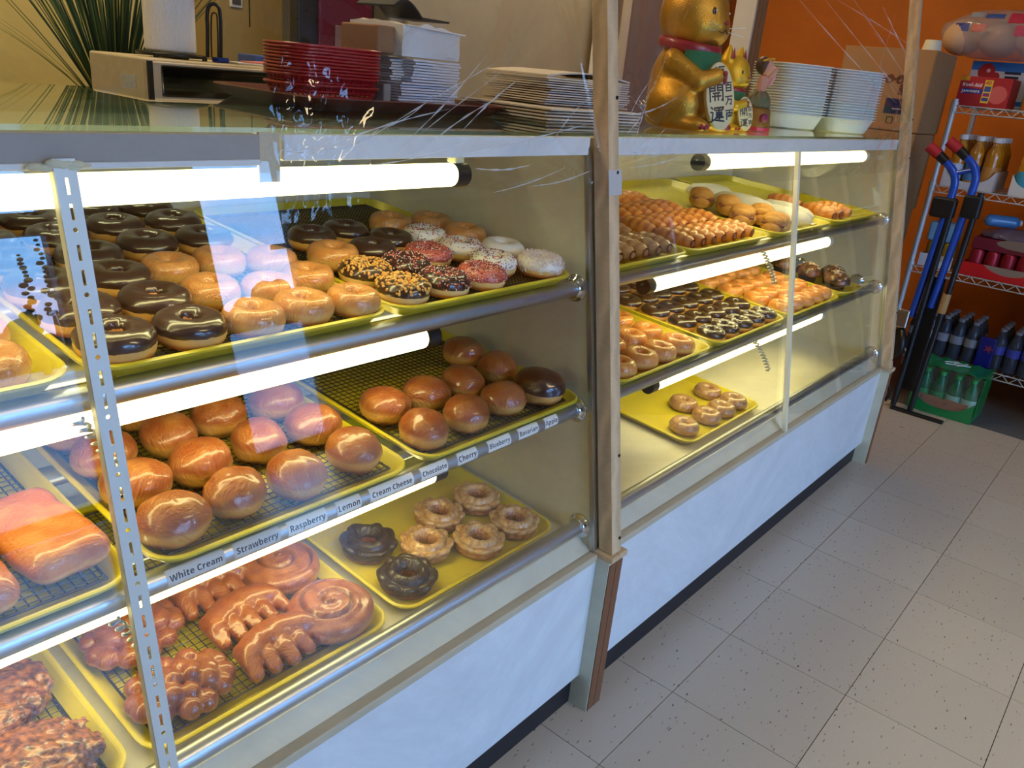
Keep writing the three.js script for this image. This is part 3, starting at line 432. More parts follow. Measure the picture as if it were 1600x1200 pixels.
RINGS.shellChoc = [['pillow', pillow(31, 0.05, 0.045, 0.034, srgb(176, 96, 44), srgb(226, 168, 92), srgb(160, 86, 40)), PM.glaze], ['icing', (() => { const g = pillow(31, 0.052, 0.047, 0.036, [1, 1, 1], [1, 1, 1], [1, 1, 1]); const p = g.attributes.position, id = g.index.array, keep = []; for (let i = 0; i < id.length; i += 3) if ([0, 1, 2].every((k) => p.getY(id[i + k]) > 0.026)) keep.push(id[i], id[i + 1], id[i + 2]); g.setIndex(keep); return g; })(), PM.choc]];
// glazed bar: soft square-cornered loaf
const noiseCol = (g, c0, c1, f = 60, lo = 0) => uvSphereLike(setColors(g, (x, y, z) => mix3(c0, c1, clamp(0.5 + 2.0 * fbm(x * f, y * f, z * f, 3) + lo))), 10);
const rb = (p, b, r) => { const q = [Math.abs(p[0]) - b[0] + r, Math.abs(p[1]) - b[1] + r, Math.abs(p[2]) - b[2] + r]; return Math.hypot(Math.max(q[0], 0), Math.max(q[1], 0), Math.max(q[2], 0)) + Math.min(Math.max(q[0], q[1], q[2]), 0) - r; };
function bandCol(g, top, band, y0, wdt) { return uvSphereLike(setColors(g, (x, y, z) => { const n = fbm(x * 40, y * 40, z * 40, 3); return mix3(mix3(top, mix3(top, band, 0.3), clamp(0.4 + n * 2)), band, smooth(wdt, wdt * 0.4, Math.abs(y - y0 + n * 0.006)) * 0.85); }), 9); }
RINGS.bar = [['loaf', bandCol(sdfMesh((x, y, z) => Math.max(-y, rb([x, y - 0.021, z], [0.048 + 0.004 * nz(z * 20, 1, 2), 0.021, 0.083], 0.0195) + 0.004 * fbm(x * 25, y * 25, z * 25, 2)), [-0.06, -0.004, -0.095], [0.06, 0.05, 0.095], 0.0042), srgb(196, 108, 52), srgb(228, 178, 110), 0.014, 0.006), PM.glaze]];
// bear claw: curved body with cut toes
function bearClaw(seed) { return bandCol(sdfMesh((x, y, z) => { let d = capsule([x, (y - 0.024) * 1.2, z + 0.018 - 5 * x * x], [-0.05, 0, 0], [0.05, 0, 0], 0.027, 0.027); for (let k = 0; k < 5; k++) { const cx = -0.062 + k * 0.031, ln = 0.047 - Math.abs(k - 2) * 0.004; const e = smin(capsule([x, (y - 0.021) * 1.1, z], [cx * 0.95, 0.002, -0.012], [cx, -0.001, 0.02], 0.0165, 0.0155), capsule([x, (y - 0.021) * 1.1, z], [cx, -0.001, 0.02], [cx * 1.07, -0.007, ln], 0.0155, 0.0125), 0.003); d = smin(d, e, 0.0035); } return Math.max(d, -y) + 0.0024 * fbm(x * 45 + seed, y * 45, z * 45, 2); }, [-0.1, -0.004, -0.062], [0.1, 0.062, 0.072], 0.003), srgb(146, 70, 28), srgb(188, 118, 56), 0.008, 0.006); }
RINGS.claw0 = [['claw', bearClaw(1), PM.glaze]]; RINGS.claw1 = [['claw', bearClaw(6), PM.glaze]];
// pull-apart cluster of dough lumps
function cluster(seed) { const r = rng(seed), s = []; for (let k = 0; k < 13; k++) { const a = k / 13 * 6.28 + r() * 0.25; s.push([Math.cos(a) * 0.072, 0.018 + r() * 0.004, Math.sin(a) * 0.058, 0.0175 + r() * 0.004]); } for (let k = 0; k < 10; k++) { const a = k / 10 * 6.28 + r() * 0.4; s.push([Math.cos(a) * 0.045, 0.032 + r() * 0.008, Math.sin(a) * 0.036, 0.0175 + r() * 0.004]); } for (let k = 0; k < 5; k++) { const a = k / 5 * 6.28 + r(); s.push([Math.cos(a) * 0.018, 0.042 + r() * 0.006, Math.sin(a) * 0.015, 0.0165]); } const core = (x, y, z) => (Math.hypot(x / 0.066, (y - 0.014) / 0.024, z / 0.052) - 1) * 0.024; return bandCol(sdfMesh((x, y, z) => { let d = core(x, y, z); for (const [a, b, c, q] of s) d = smin(d, Math.hypot(x - a, (y - b) * 1.05, z - c) - q, 0.0028); return Math.max(d, -y) + 0.0016 * fbm(x * 60, y * 60, z * 60, 2); }, [-0.105, -0.004, -0.09], [0.105, 0.074, 0.09], 0.0032), srgb(134, 62, 28), srgb(192, 120, 58), 0.012, 0.008); }
RINGS.cluster0 = [['dough', cluster(3), PM.glaze]]; RINGS.cluster1 = [['dough', cluster(8), PM.glaze]];
// apple fritter: craggy slab
function fritter(seed) { const g = sdfMesh((x, y, z) => { const d = Math.hypot(x / 0.086, (y - 0.016) / 0.03, z / 0.066) - 1; return Math.max(d * 0.032 + 0.011 * fbm(x * 42 + seed, y * 42, z * 42, 4) + 0.004 * Math.abs(nz(x * 110, y * 110, z * 110 + seed)), -y); }, [-0.11, -0.004, -0.09], [0.11, 0.06, 0.09], 0.0032); return noiseCol(g, srgb(84, 38, 18), srgb(196, 122, 72), 120, -0.08); }
RINGS.fritter0 = [['fritter', fritter(2), PM.glaze]]; RINGS.fritter1 = [['fritter', fritter(7), PM.glaze]];
// cinnamon roll: disc with a spiral groove
function cinnamon(seed) { const R = 0.077, nr = 34, nu = 80, pos = [], col = [], idx = []; pos.push(0, 0.036, 0); col.push(...srgb(150, 82, 46)); const turns = 2.1; for (let i = 1; i <= nr + 8; i++) for (let j = 0; j < nu; j++) { const u = j / nu * 2 * Math.PI, t = Math.min(i / nr, 1); let r, y; if (i <= nr) { r = R * Math.sin(t * Math.PI / 2 * 0.999); const ph = (r / R * turns - u / (2 * Math.PI) + 10) % 1; const gr = Math.exp(-(((ph - 0.5) / 0.1) ** 2)); y = 0.02 + 0.024 * Math.cos(t * Math.PI / 2) ** 0.75 - (r < R * 0.8 ? 0.0085 * gr : 0) + 0.003 * Math.sin(ph * Math.PI); const n = fbm(r * 40 * Math.cos(u), r * 40 * Math.sin(u), seed, 3); col.push(...mix3(mix3(srgb(148, 76, 36), srgb(182, 114, 70), clamp(0.45 + n * 2)), srgb(84, 40, 20), r < R * 0.8 ? gr * 0.7 : 0)); } else { const s = (i - nr) / 8; r = R * (1 + 0.03 * Math.sin(s * Math.PI) - 0.06 * s * s); y = 0.02 * (1 - s); col.push(...mix3(srgb(196, 132, 70), srgb(156, 86, 40), s)); } const w = 1 + 0.035 * nz(Math.cos(u) * 1.5 + seed, Math.sin(u) * 1.5, 2); pos.push(r * w * Math.cos(u), y, r * w * Math.sin(u)); } for (let j = 0; j < nu; j++) { idx.push(0, 1 + (j + 1) % nu, 1 + j); for (let i = 0; i < nr + 7; i++) { const a = 1 + i * nu + j, b = 1 + i * nu + (j + 1) % nu; idx.push(a, b, a + nu, b, b + nu, a + nu); } } const g = new THREE.BufferGeometry(); g.setAttribute('position', new THREE.Float32BufferAttribute(pos, 3)); g.setAttribute('color', new THREE.Float32BufferAttribute(col, 3)); g.setIndex(idx); g.computeVertexNormals(); return uvSphereLike(g, 9); }
RINGS.cinnamon0 = [['roll', cinnamon(1), PM.glaze]]; RINGS.cinnamon1 = [['roll', cinnamon(4), PM.glaze]];
// sausage rolls: dough wound round a sausage, axis along z
function sausageRoll(seed, c0, c1) { const prof = []; for (let i = 0; i <= 26; i++) { const t = i / 26; prof.push([0.0235 * (Math.sin(Math.PI * clamp(t, 0.035, 0.965)) ** 0.28) * (1 + 0.035 * Math.sin(t * Math.PI * 2 * 4.5)), (t - 0.5) * 0.104]); } const nu = 18, pos = [], idx = []; for (const [r, z] of prof) for (let j = 0; j < nu; j++) { const u = j / nu * 6.2832, rr = r * (1 + 0.05 * Math.sin(u + z * 280 + seed)); pos.push(Math.cos(u) * rr, Math.max(Math.sin(u) * rr * 0.92, -0.019) + 0.019, z); } for (let i = 0; i < prof.length - 1; i++) for (let j = 0; j < nu; j++) { const a = i * nu + j, b = i * nu + (j + 1) % nu; idx.push(a, b, a + nu, b, b + nu, a + nu); } const g = new THREE.BufferGeometry(); g.setAttribute('position', new THREE.Float32BufferAttribute(pos, 3)); g.setIndex(idx); g.computeVertexNormals(); return uvSphereLike(setColors(g, (x, y, z) => mix3(c0, c1, clamp(0.5 + 0.3 * Math.sin(z * 288 + 1) + fbm(x * 60 + seed, y * 60, z * 60, 2)))), 9); }
const sausageEnd = () => new THREE.SphereGeometry(0.0085, 12, 8).scale(1, 0.9, 0.5);
RINGS.sausage = [['pastry', sausageRoll(1, srgb(198, 106, 34), srgb(232, 154, 62)), PM.glaze], ['filling', merge([sausageEnd().translate(0, 0.019, 0.0512), sausageEnd().translate(0, 0.019, -0.0512)]), std(C3(140, 70, 36), 0.5)]];
RINGS.palePastry = [['pastry', sausageRoll(2, srgb(176, 116, 62), srgb(216, 166, 98)), PM.glaze], ['filling', merge([sausageEnd().translate(0, 0.019, 0.0512), sausageEnd().translate(0, 0.019, -0.0512)]), std(C3(168, 110, 64), 0.5)]];
// croissant sandwich in clear film
const crescent = (h0, sx) => bandCol(sdfMesh((x, y, z) => Math.max((Math.hypot(x / 0.072, (y - h0) / 0.026, z / 0.042) - 1) * 0.026 + 0.0016 * Math.sin(x * 230) + 0.003 * fbm(x * 40, y * 40, z * 40, 2), -y), [-0.085, -0.004, -0.055], [0.085, 0.062, 0.055], 0.0044), srgb(196, 136, 58), srgb(230, 190, 118), h0 - 0.012, 0.008);
RINGS.sandwich = [['bun', crescent(0.022), PM.dry], ['bun_top', crescent(0.022).clone().scale(0.93, 0.8, 0.93).translate(0.004, 0.024, -0.004), PM.dry], ['filling', rbox(0.12, 0.008, 0.07, 0.003, 0, 0.034, 0), std(C3(120, 64, 46), 0.6)], ['egg', rbox(0.11, 0.006, 0.074, 0.0025, 0.004, 0.029, 0), std(C3(226, 190, 92), 0.6)]];
RINGS.wrap = [['paper', uvSphereLike(sdfMesh((x, y, z) => Math.max((Math.hypot(x / 0.042, (y - 0.022) / 0.03, z / 0.098) - 1) * 0.03 + 0.004 * fbm(x * 30, y * 30, z * 30, 3), -y), [-0.055, -0.004, -0.115], [0.055, 0.062, 0.115], 0.005), 8), PM.wax], ['fold', rbox(0.05, 0.004, 0.02, 0.0015, 0, 0.012, 0.1).rotateX(0.1), PM.wax]];
RINGS.muffin = [['cup', new THREE.LatheGeometry([[0.0001, 0], [0.026, 0], [0.034, 0.034], [0.0335, 0.035]].map(([a, b]) => new THREE.Vector2(a, b)), 24), PM.cup], ['crown', noiseCol(sdfMesh((x, y, z) => Math.max((Math.hypot(x / 0.045, (y - 0.036) / 0.034, z / 0.045) - 1) * 0.034 + 0.004 * fbm(x * 50, y * 50, z * 50, 3), 0.03 - y), [-0.055, 0.022, -0.055], [0.055, 0.082, 0.055], 0.0044), srgb(54, 28, 16), srgb(150, 96, 58), 55, -0.1), PM.glaze], ['streusel', (() => { const r = rng(4), l = []; for (let k = 0; k < 40; k++) { const a = r() * 6.28, t = r() * 0.9; l.push(tint(new THREE.DodecahedronGeometry(0.003 + r() * 0.003, 0).translate(Math.cos(a) * t * 0.04, 0.0385 + 0.031 * Math.cos(t * 1.2), Math.sin(a) * t * 0.04), mix3(srgb(196, 150, 100), srgb(232, 220, 200), r()))); } return merge(l); })(), PM.bits, 'stuff']];

const RACK = 0.0142, BARE = 0.0056, ROUND = /^(glazed|orange|choc|drizzled|peanut|sprinkle|vanilla|coconut|shell|muffin|cake|oldGlazed|oldChoc|cinnamon)/;
const radii = {}, queue = [];
function radiusOf(kind) { if (!radii[kind]) { let m = 0; for (const [, g] of RINGS[kind]) { const p = g.attributes.position; for (let i = 0; i < p.count; i++) m = Math.max(m, Math.hypot(p.getX(i), p.getZ(i))); } radii[kind] = m; } return radii[kind]; }
function pastry(kind, name, label, category, group, row, x, z, o = {}) {
  const g = thing(name, label, category, [0, 0, 0], group); g.rotation.y = o.yaw ?? 0; g.scale.setScalar(o.scale ?? 1);
  for (const [n, geo, mat, k] of RINGS[kind]) { const m = part(n, geo, mat, g); if (k) m.userData.kind = k; }
  if (row === 'low' && x < 0.1) { x += 0.016; z += 0.006; }
  queue.push({ g, row, x, z, lift: o.lift ?? RACK, r: ROUND.test(kind) ? radiusOf(kind) * (o.scale ?? 1) : 0, tray: TRAYS.find((t) => t.row === row && x > t.x0 - 0.03 && x < t.x1 + 0.03) });
  return g;
}
function settle() { // nudge round pastries so that neighbours touch instead of sinking into each other, and stay inside their tray
  for (let it = 0; it < 160; it++) {
    for (let i = 0; i < queue.length; i++) for (let j = i + 1; j < queue.length; j++) { const a = queue[i], b = queue[j]; if (!a.r || !b.r || a.row !== b.row) continue; const dx = b.x - a.x, dz = b.z - a.z, d = Math.hypot(dx, dz) + 1e-9, want = (a.r + b.r) * 0.99; if (d < want) { const k = (want - d) / d * 0.5; a.x -= dx * k; a.z -= dz * k; b.x += dx * k; b.z += dz * k; } }
    for (const q of queue) if (q.r && q.tray) { const m = q.tray.rack ? 0.003 : 0.0135; q.x = clamp(q.x, q.tray.x0 + m + q.r, q.tray.x1 - m - q.r); q.z = Math.min(q.z, q.tray.front - m - q.r); }
  }
  for (const q of queue) onShelf(q.g, q.row, q.x, q.z, q.lift);
}
const jit = rng(77);
// columns: [x, [z...]]; kinds may be chosen per place
function columns(cols, row, kindOf, name, desc, where, category, group, o = {}) {
  cols.forEach(([x, zs], c) => zs.forEach((z, r) => {
    const n = r + (o.rowFrom?.[c] ?? 0);
    pastry(kindOf(c, r), name, `${desc}, ${ORD[n]} from the glass, ${ORD[c + (o.colFrom ?? 0)]} column, ${where}`, category, group, row, x + (jit() - 0.5) * (o.jx ?? 0.008), z + (jit() - 0.5) * (o.jz ?? 0.008), { yaw: o.yaw ? o.yaw() : jit() * 6.28, scale: (o.scale ?? 1) * (0.97 + jit() * 0.06), lift: o.lift });
  }));
}
// nearer case, top shelf
columns([[-0.772, [-0.297, -0.395, -0.503, -0.602, -0.70, -0.795]], [-0.675, [-0.294, -0.402, -0.502, -0.604, -0.702, -0.80]], [-0.57, [-0.638, -0.745, -0.832]], [-0.474, [-0.632, -0.738, -0.83]]], 'top', (c, r) => 'choc' + ((c + r) % 3), 'ring_donut', 'chocolate iced ring donut', 'nearer top shelf', 'donut', 'chocolate rings on the nearer top shelf', { scale: 0.93, rowFrom: [0, 0, 3, 3] });
columns([[-0.596, [-0.288, -0.41, -0.522]], [-0.508, [-0.302, -0.392, -0.53]], [-0.434, [-0.294, -0.405, -0.508]]], 'top', (c, r) => 'glazed' + ((2 * c + r) % 3), 'ring_donut', 'glazed ring donut', 'beside the chocolate rings', 'donut', 'glazed rings on the nearer top shelf', { scale: 0.82, colFrom: 0, jx: 0.004 });
columns([[-0.905, [-0.29, -0.385, -0.48, -0.58]], [-1.0, [-0.29, -0.385, -0.48, -0.58]]], 'top', (c, r) => 'glazed' + ((c + r) % 3), 'ring_donut', 'glazed ring donut', 'left of slotted upright', 'donut', 'glazed rings left of the upright', { scale: 0.86, lift: BARE });
for (const [kind, x, z, label] of [
  ['peanut', -0.312, -0.392, 'chocolate donut with chopped peanuts, the rear one of two'], ['peanut', -0.316, -0.298, 'chocolate donut with chopped peanuts, the front one of two'],
  ['sprinkleChoc', -0.218, -0.402, 'chocolate sprinkle donut behind another beside the peanut donuts'], ['sprinkleChoc', -0.226, -0.302, 'chocolate sprinkle donut next to the front peanut donut'],
  ['sprinkleRose', -0.136, -0.409, 'red sprinkle donut behind the other red sprinkle donut'], ['sprinkleRose', -0.143, -0.301, 'red sprinkle donut at the front of the top tray'],
  ['sprinkleWhite', -0.05, -0.505, 'white iced sprinkle donut farthest from the glass'], ['sprinkleWhite', -0.056, -0.41, 'white iced sprinkle donut in the middle of its column'], ['sprinkleWhite', -0.055, -0.315, 'white iced sprinkle donut nearest the glass'],
  ['vanilla', 0.018, -0.412, 'plain white iced donut behind the coconut donut'], ['coconut', 0.018, -0.308, 'coconut covered donut at the tray corner by the end panel'],
  ['glazed0', 0.012, -0.598, 'glazed ring donut at the back corner by the end panel'], ['glazed1', 0.018, -0.507, 'glazed ring donut behind the plain white iced donut'], ['glazed2', -0.072, -0.602, 'glazed ring donut left of the back corner one'],
  ['choc0', -0.29, -0.592, 'chocolate ring at the left end of the back row near bare mesh'], ['choc1', -0.2, -0.598, 'chocolate ring second from left in the back row near bare mesh'], ['choc2', -0.215, -0.5, 'chocolate ring behind the chocolate sprinkle donuts'], ['choc0', -0.128, -0.512, 'chocolate ring behind the red sprinkle donuts'], ['glazed1', -0.312, -0.488, 'glazed ring donut behind the two peanut donuts'],
]) pastry(kind, 'ring_donut', label, 'donut', 'assorted donuts by the end panel', 'top', x, z, { yaw: jit() * 6, scale: 0.88 });
// nearer case, middle shelf
const shellSpots = [[-0.741, -0.272], [-0.644, -0.284], [-0.735, -0.379], [-0.642, -0.377], [-0.553, -0.274], [-0.735, -0.468], [-0.638, -0.474], [-0.54, -0.388], [-0.545, -0.49], [-0.742, -0.562], [-0.44, -0.488], [-0.638, -0.57], [-0.44, -0.385], [-0.44, -0.283]];
const shellCols = [-0.74, -0.641, -0.546, -0.44];
shellSpots.forEach(([x, z], i) => { const c = shellCols.findIndex((q) => Math.abs(q - x) < 0.03), r = [-0.275, -0.38, -0.48, -0.57].findIndex((q) => Math.abs(q - z) < 0.035); pastry('shell' + (i % 4), 'filled_donut', `round filled donut, ${ORD[r]} from the glass, ${ORD[c]} column, above Strawberry label`, 'donut', 'filled donuts above the Strawberry label', 'mid', x, z, { yaw: jit() * 6.28, scale: 0.9 + jit() * 0.05 }); });
const rs = [[-0.296, -0.375, 'round filled donut at the left, behind the one above the Cherry label'], [-0.2, -0.373, 'round filled donut in the middle of the second row, right tray'], [-0.3, -0.275, 'round filled donut at the front left corner of the right tray'], [-0.193, -0.276, 'round filled donut at the front above the Cherry label'], [-0.103, -0.37, 'round filled donut third in the second row, right tray'], [-0.088, -0.283, 'round filled donut at the front left of the dark topped one'], [0.008, -0.478, 'round filled donut farthest back by the end panel'], [0.012, -0.386, 'round filled donut right behind the dark topped one']];
rs.forEach(([x, z, l], i) => pastry('shell' + ((i + 1) % 4), 'filled_donut', l, 'donut', 'filled donuts above the Cherry label', 'mid', x, z, { yaw: jit() * 6.28, scale: 0.92 }));
pastry('shellChoc', 'filled_donut', 'dark chocolate topped filled donut by the Apple label', 'donut', null, 'mid', 0.012, -0.275, { yaw: 2 });
pastry('bar', 'glazed_bar', 'long glazed bar nearest the slotted upright', 'pastry', 'glazed bars', 'mid', -0.872, -0.338, { yaw: 0.12, scale: 1 }); pastry('bar', 'glazed_bar', 'long glazed bar at the left edge of the picture', 'pastry', 'glazed bars', 'mid', -0.975, -0.318, { yaw: 0.05 });
// nearer case, bottom
pastry('cluster0', 'pull_apart_bun', 'lumpy pull-apart bun behind the other, bottom tray', 'pastry', 'pull-apart buns', 'low', -0.746, -0.45, { yaw: 0.1, scale: 0.86 }); pastry('cluster1', 'pull_apart_bun', 'lumpy pull-apart bun nearest the glass, bottom tray', 'pastry', 'pull-apart buns', 'low', -0.746, -0.31, { yaw: 3.1, scale: 0.86 });
pastry('claw0', 'bear_claw', 'bear claw farthest from the glass', 'pastry', 'bear claws', 'low', -0.6, -0.478, { yaw: 0.1, scale: 0.92 }); pastry('claw1', 'bear_claw', 'bear claw in the middle of three', 'pastry', 'bear claws', 'low', -0.598, -0.388, { yaw: 0.12, scale: 0.92 }); pastry('claw0', 'bear_claw', 'bear claw nearest the glass', 'pastry', 'bear claws', 'low', -0.592, -0.298, { yaw: 0.02, scale: 0.92 });
pastry('cinnamon0', 'cinnamon_roll', 'glazed cinnamon roll farther from the glass', 'pastry', 'cinnamon rolls', 'low', -0.452, -0.452, { yaw: 0.4, scale: 0.9 }); pastry('cinnamon1', 'cinnamon_roll', 'glazed cinnamon roll nearest the glass', 'pastry', 'cinnamon rolls', 'low', -0.448, -0.305, { yaw: 2.4, scale: 0.9 });
pastry('fritter0', 'apple_fritter', 'craggy dark apple fritter behind the other', 'pastry', 'apple fritters', 'low', -0.945, -0.435, { yaw: 0.3, scale: 0.95 }); pastry('fritter1', 'apple_fritter', 'craggy dark apple fritter nearest the glass', 'pastry', 'apple fritters', 'low', -0.945, -0.308, { yaw: -0.15, scale: 0.95 });
for (const [k, x, z, l] of [['oldChoc', -0.301, -0.364, 'chocolate old-fashioned donut behind the other chocolate one'], ['oldChoc', -0.302, -0.268, 'chocolate old-fashioned donut at the tray corner'], ['oldGlazed', -0.126, -0.375, 'glazed old-fashioned donut at the left of the rear pair'], ['oldGlazed2', 0.008, -0.39, 'glazed old-fashioned donut farthest from the glass'], ['oldGlazed', -0.004, -0.282, 'glazed old-fashioned donut at the right front corner'], ['oldGlazed2', -0.1, -0.277, 'glazed old-fashioned donut in the middle of the front row'], ['oldGlazed', -0.202, -0.272, 'glazed old-fashioned donut next to the chocolate one']]) pastry(k, 'old_fashioned_donut', l, 'donut', 'old-fashioned donuts', 'low', x, z, { yaw: jit() * 6.28, scale: 0.97, lift: BARE });
{ const c = solo('chocolate_crumb', sdfMesh((x, y, z) => Math.max(Math.hypot(x, y - 0.003, z) - 0.006 + 0.004 * nz(x * 300, y * 300, z * 300), -y), [-0.012, -0.002, -0.012], [0.012, 0.012, 0.012], 0.0015), PM.choc2, 'small dark chocolate crumb alone on the yellow tray', 'crumb'); onShelf(c, 'low', -0.293, -0.464, BARE); }
// farther case, top shelf
columns([0.206, 0.258, 0.31, 0.362, 0.414, 0.466].map((x) => [x, [-0.338, -0.446, -0.554, -0.662]]), 'top', () => 'palePastry', 'sausage_roll', 'pale baked sausage roll', 'by wooden post', 'pastry', 'pale sausage rolls', { lift: BARE, yaw: () => (jit() - 0.5) * 0.06, jx: 0.002, jz: 0.002 });
columns([0.574, 0.629, 0.683, 0.738, 0.793, 0.847, 0.902].map((x) => [x, [-0.338, -0.446, -0.554, -0.662, -0.77]]), 'top', () => 'sausage', 'sausage_roll', 'orange-brown baked sausage roll', 'farther top shelf', 'pastry', 'orange-brown sausage rolls', { lift: BARE, yaw: () => (jit() - 0.5) * 0.06, jx: 0.002, jz: 0.002 });
for (const [x, z, y, l] of [[1.17, -0.585, 0.5, 'croissant sandwich farthest from the glass'], [1.165, -0.49, 0.5, 'croissant sandwich second from the back'], [1.068, -0.395, 0.4, 'croissant sandwich lying by the tray edge next to the sausage rolls'], [1.165, -0.378, 0.4, 'croissant sandwich between the white wraps and another sandwich'], [1.085, -0.3, 0.2, 'croissant sandwich nearest the glass']]) pastry('sandwich', 'croissant_sandwich', l, 'sandwich', 'croissant sandwiches', 'top', x, z, { yaw: y, lift: BARE, scale: 0.92 });
for (const [x, z, y, l] of [[1.36, -0.66, 1.1, 'white paper wrap lying farthest back'], [1.285, -0.5, 0.25, 'long white paper wrap in the middle'], [1.388, -0.4, 0.1, 'white paper wrap beside the middle one'], [1.295, -0.37, 0.12, 'white paper wrap with folded end nearest the glass']]) pastry('wrap', 'paper_wrap', l, 'wrap', 'white paper wraps', 'top', x, z, { yaw: y, lift: BARE, scale: l.startsWith('long') ? 1.05 : 0.92 });
for (const [x, z, l] of [[1.56, -0.475, 'browned roll alone behind the others at the far end'], [1.545, -0.348, 'browned roll leftmost of three at the far end'], [1.608, -0.348, 'browned roll in the middle of three at the far end'], [1.671, -0.346, 'browned roll rightmost of three at the far end']]) pastry('sausage', 'sausage_roll', l, 'pastry', 'browned rolls at the far end', 'top', x, z, { yaw: (jit() - 0.5) * 0.5, lift: BARE, scale: 1.12 });
// farther case, middle shelf
columns([[0.295, [-0.268, -0.355, -0.44, -0.53]], [0.383, [-0.27, -0.355, -0.44, -0.53]], [0.472, [-0.27, -0.358, -0.445, -0.535]], [0.562, [-0.275, -0.362, -0.45, -0.54]]], 'mid', (c, r) => 'orange' + ((c + r) % 3), 'ring_donut', 'glazed ring donut', 'tray by wooden post', 'donut', 'glazed rings by the wooden post', { scale: 0.84, lift: BARE, jx: 0.004 });
columns([0.722, 0.806, 0.891, 0.976, 1.06].map((x) => [x, [-0.266, -0.352, -0.438, -0.526, -0.614]]), 'mid', (c, r) => (r < 1 ? 'drizzled' : 'choc') + ((c + r) % 3), 'ring_donut', 'chocolate ring donut', 'farther middle shelf', 'donut', 'chocolate rings in the farther case', { scale: 0.8, lift: BARE, jx: 0.004 });
columns([1.178, 1.262, 1.346, 1.43, 1.514].map((x) => [x, [-0.266, -0.352, -0.438, -0.526, -0.614]]), 'mid', (c, r) => 'orange' + ((c + 2 * r) % 3), 'ring_donut', 'orange glazed ring donut', 'farther middle shelf', 'donut', 'orange glazed rings in the farther case', { scale: 0.8, lift: BARE, jx: 0.004 });
for (const [x, z, l] of [[1.655, -0.28, 'dark muffin at the front left of the narrow tray'], [1.745, -0.285, 'dark muffin at the front right of the narrow tray'], [1.66, -0.378, 'dark muffin second from the glass'], [1.665, -0.475, 'dark muffin farthest from the glass']]) pastry('muffin', 'muffin', l, 'muffin', 'dark muffins', 'mid', x, z, { yaw: jit() * 6, lift: BARE, scale: 1 });
// farther case, deck
for (const [x, z, l] of [[1.05, -0.39, 'brown cake donut at the back right'], [1.058, -0.305, 'brown cake donut at the front right corner'], [0.893, -0.388, 'brown cake donut alone at the back left'], [0.968, -0.3, 'brown cake donut third from the right in the front row'], [0.88, -0.303, 'brown cake donut second from the left in the front row'], [0.755, -0.308, 'brown cake donut at the left front corner']]) pastry('cake', 'cake_donut', l, 'donut', 'brown cake donuts', 'low', x, z, { yaw: jit() * 6, lift: BARE, scale: 0.9 });
settle();

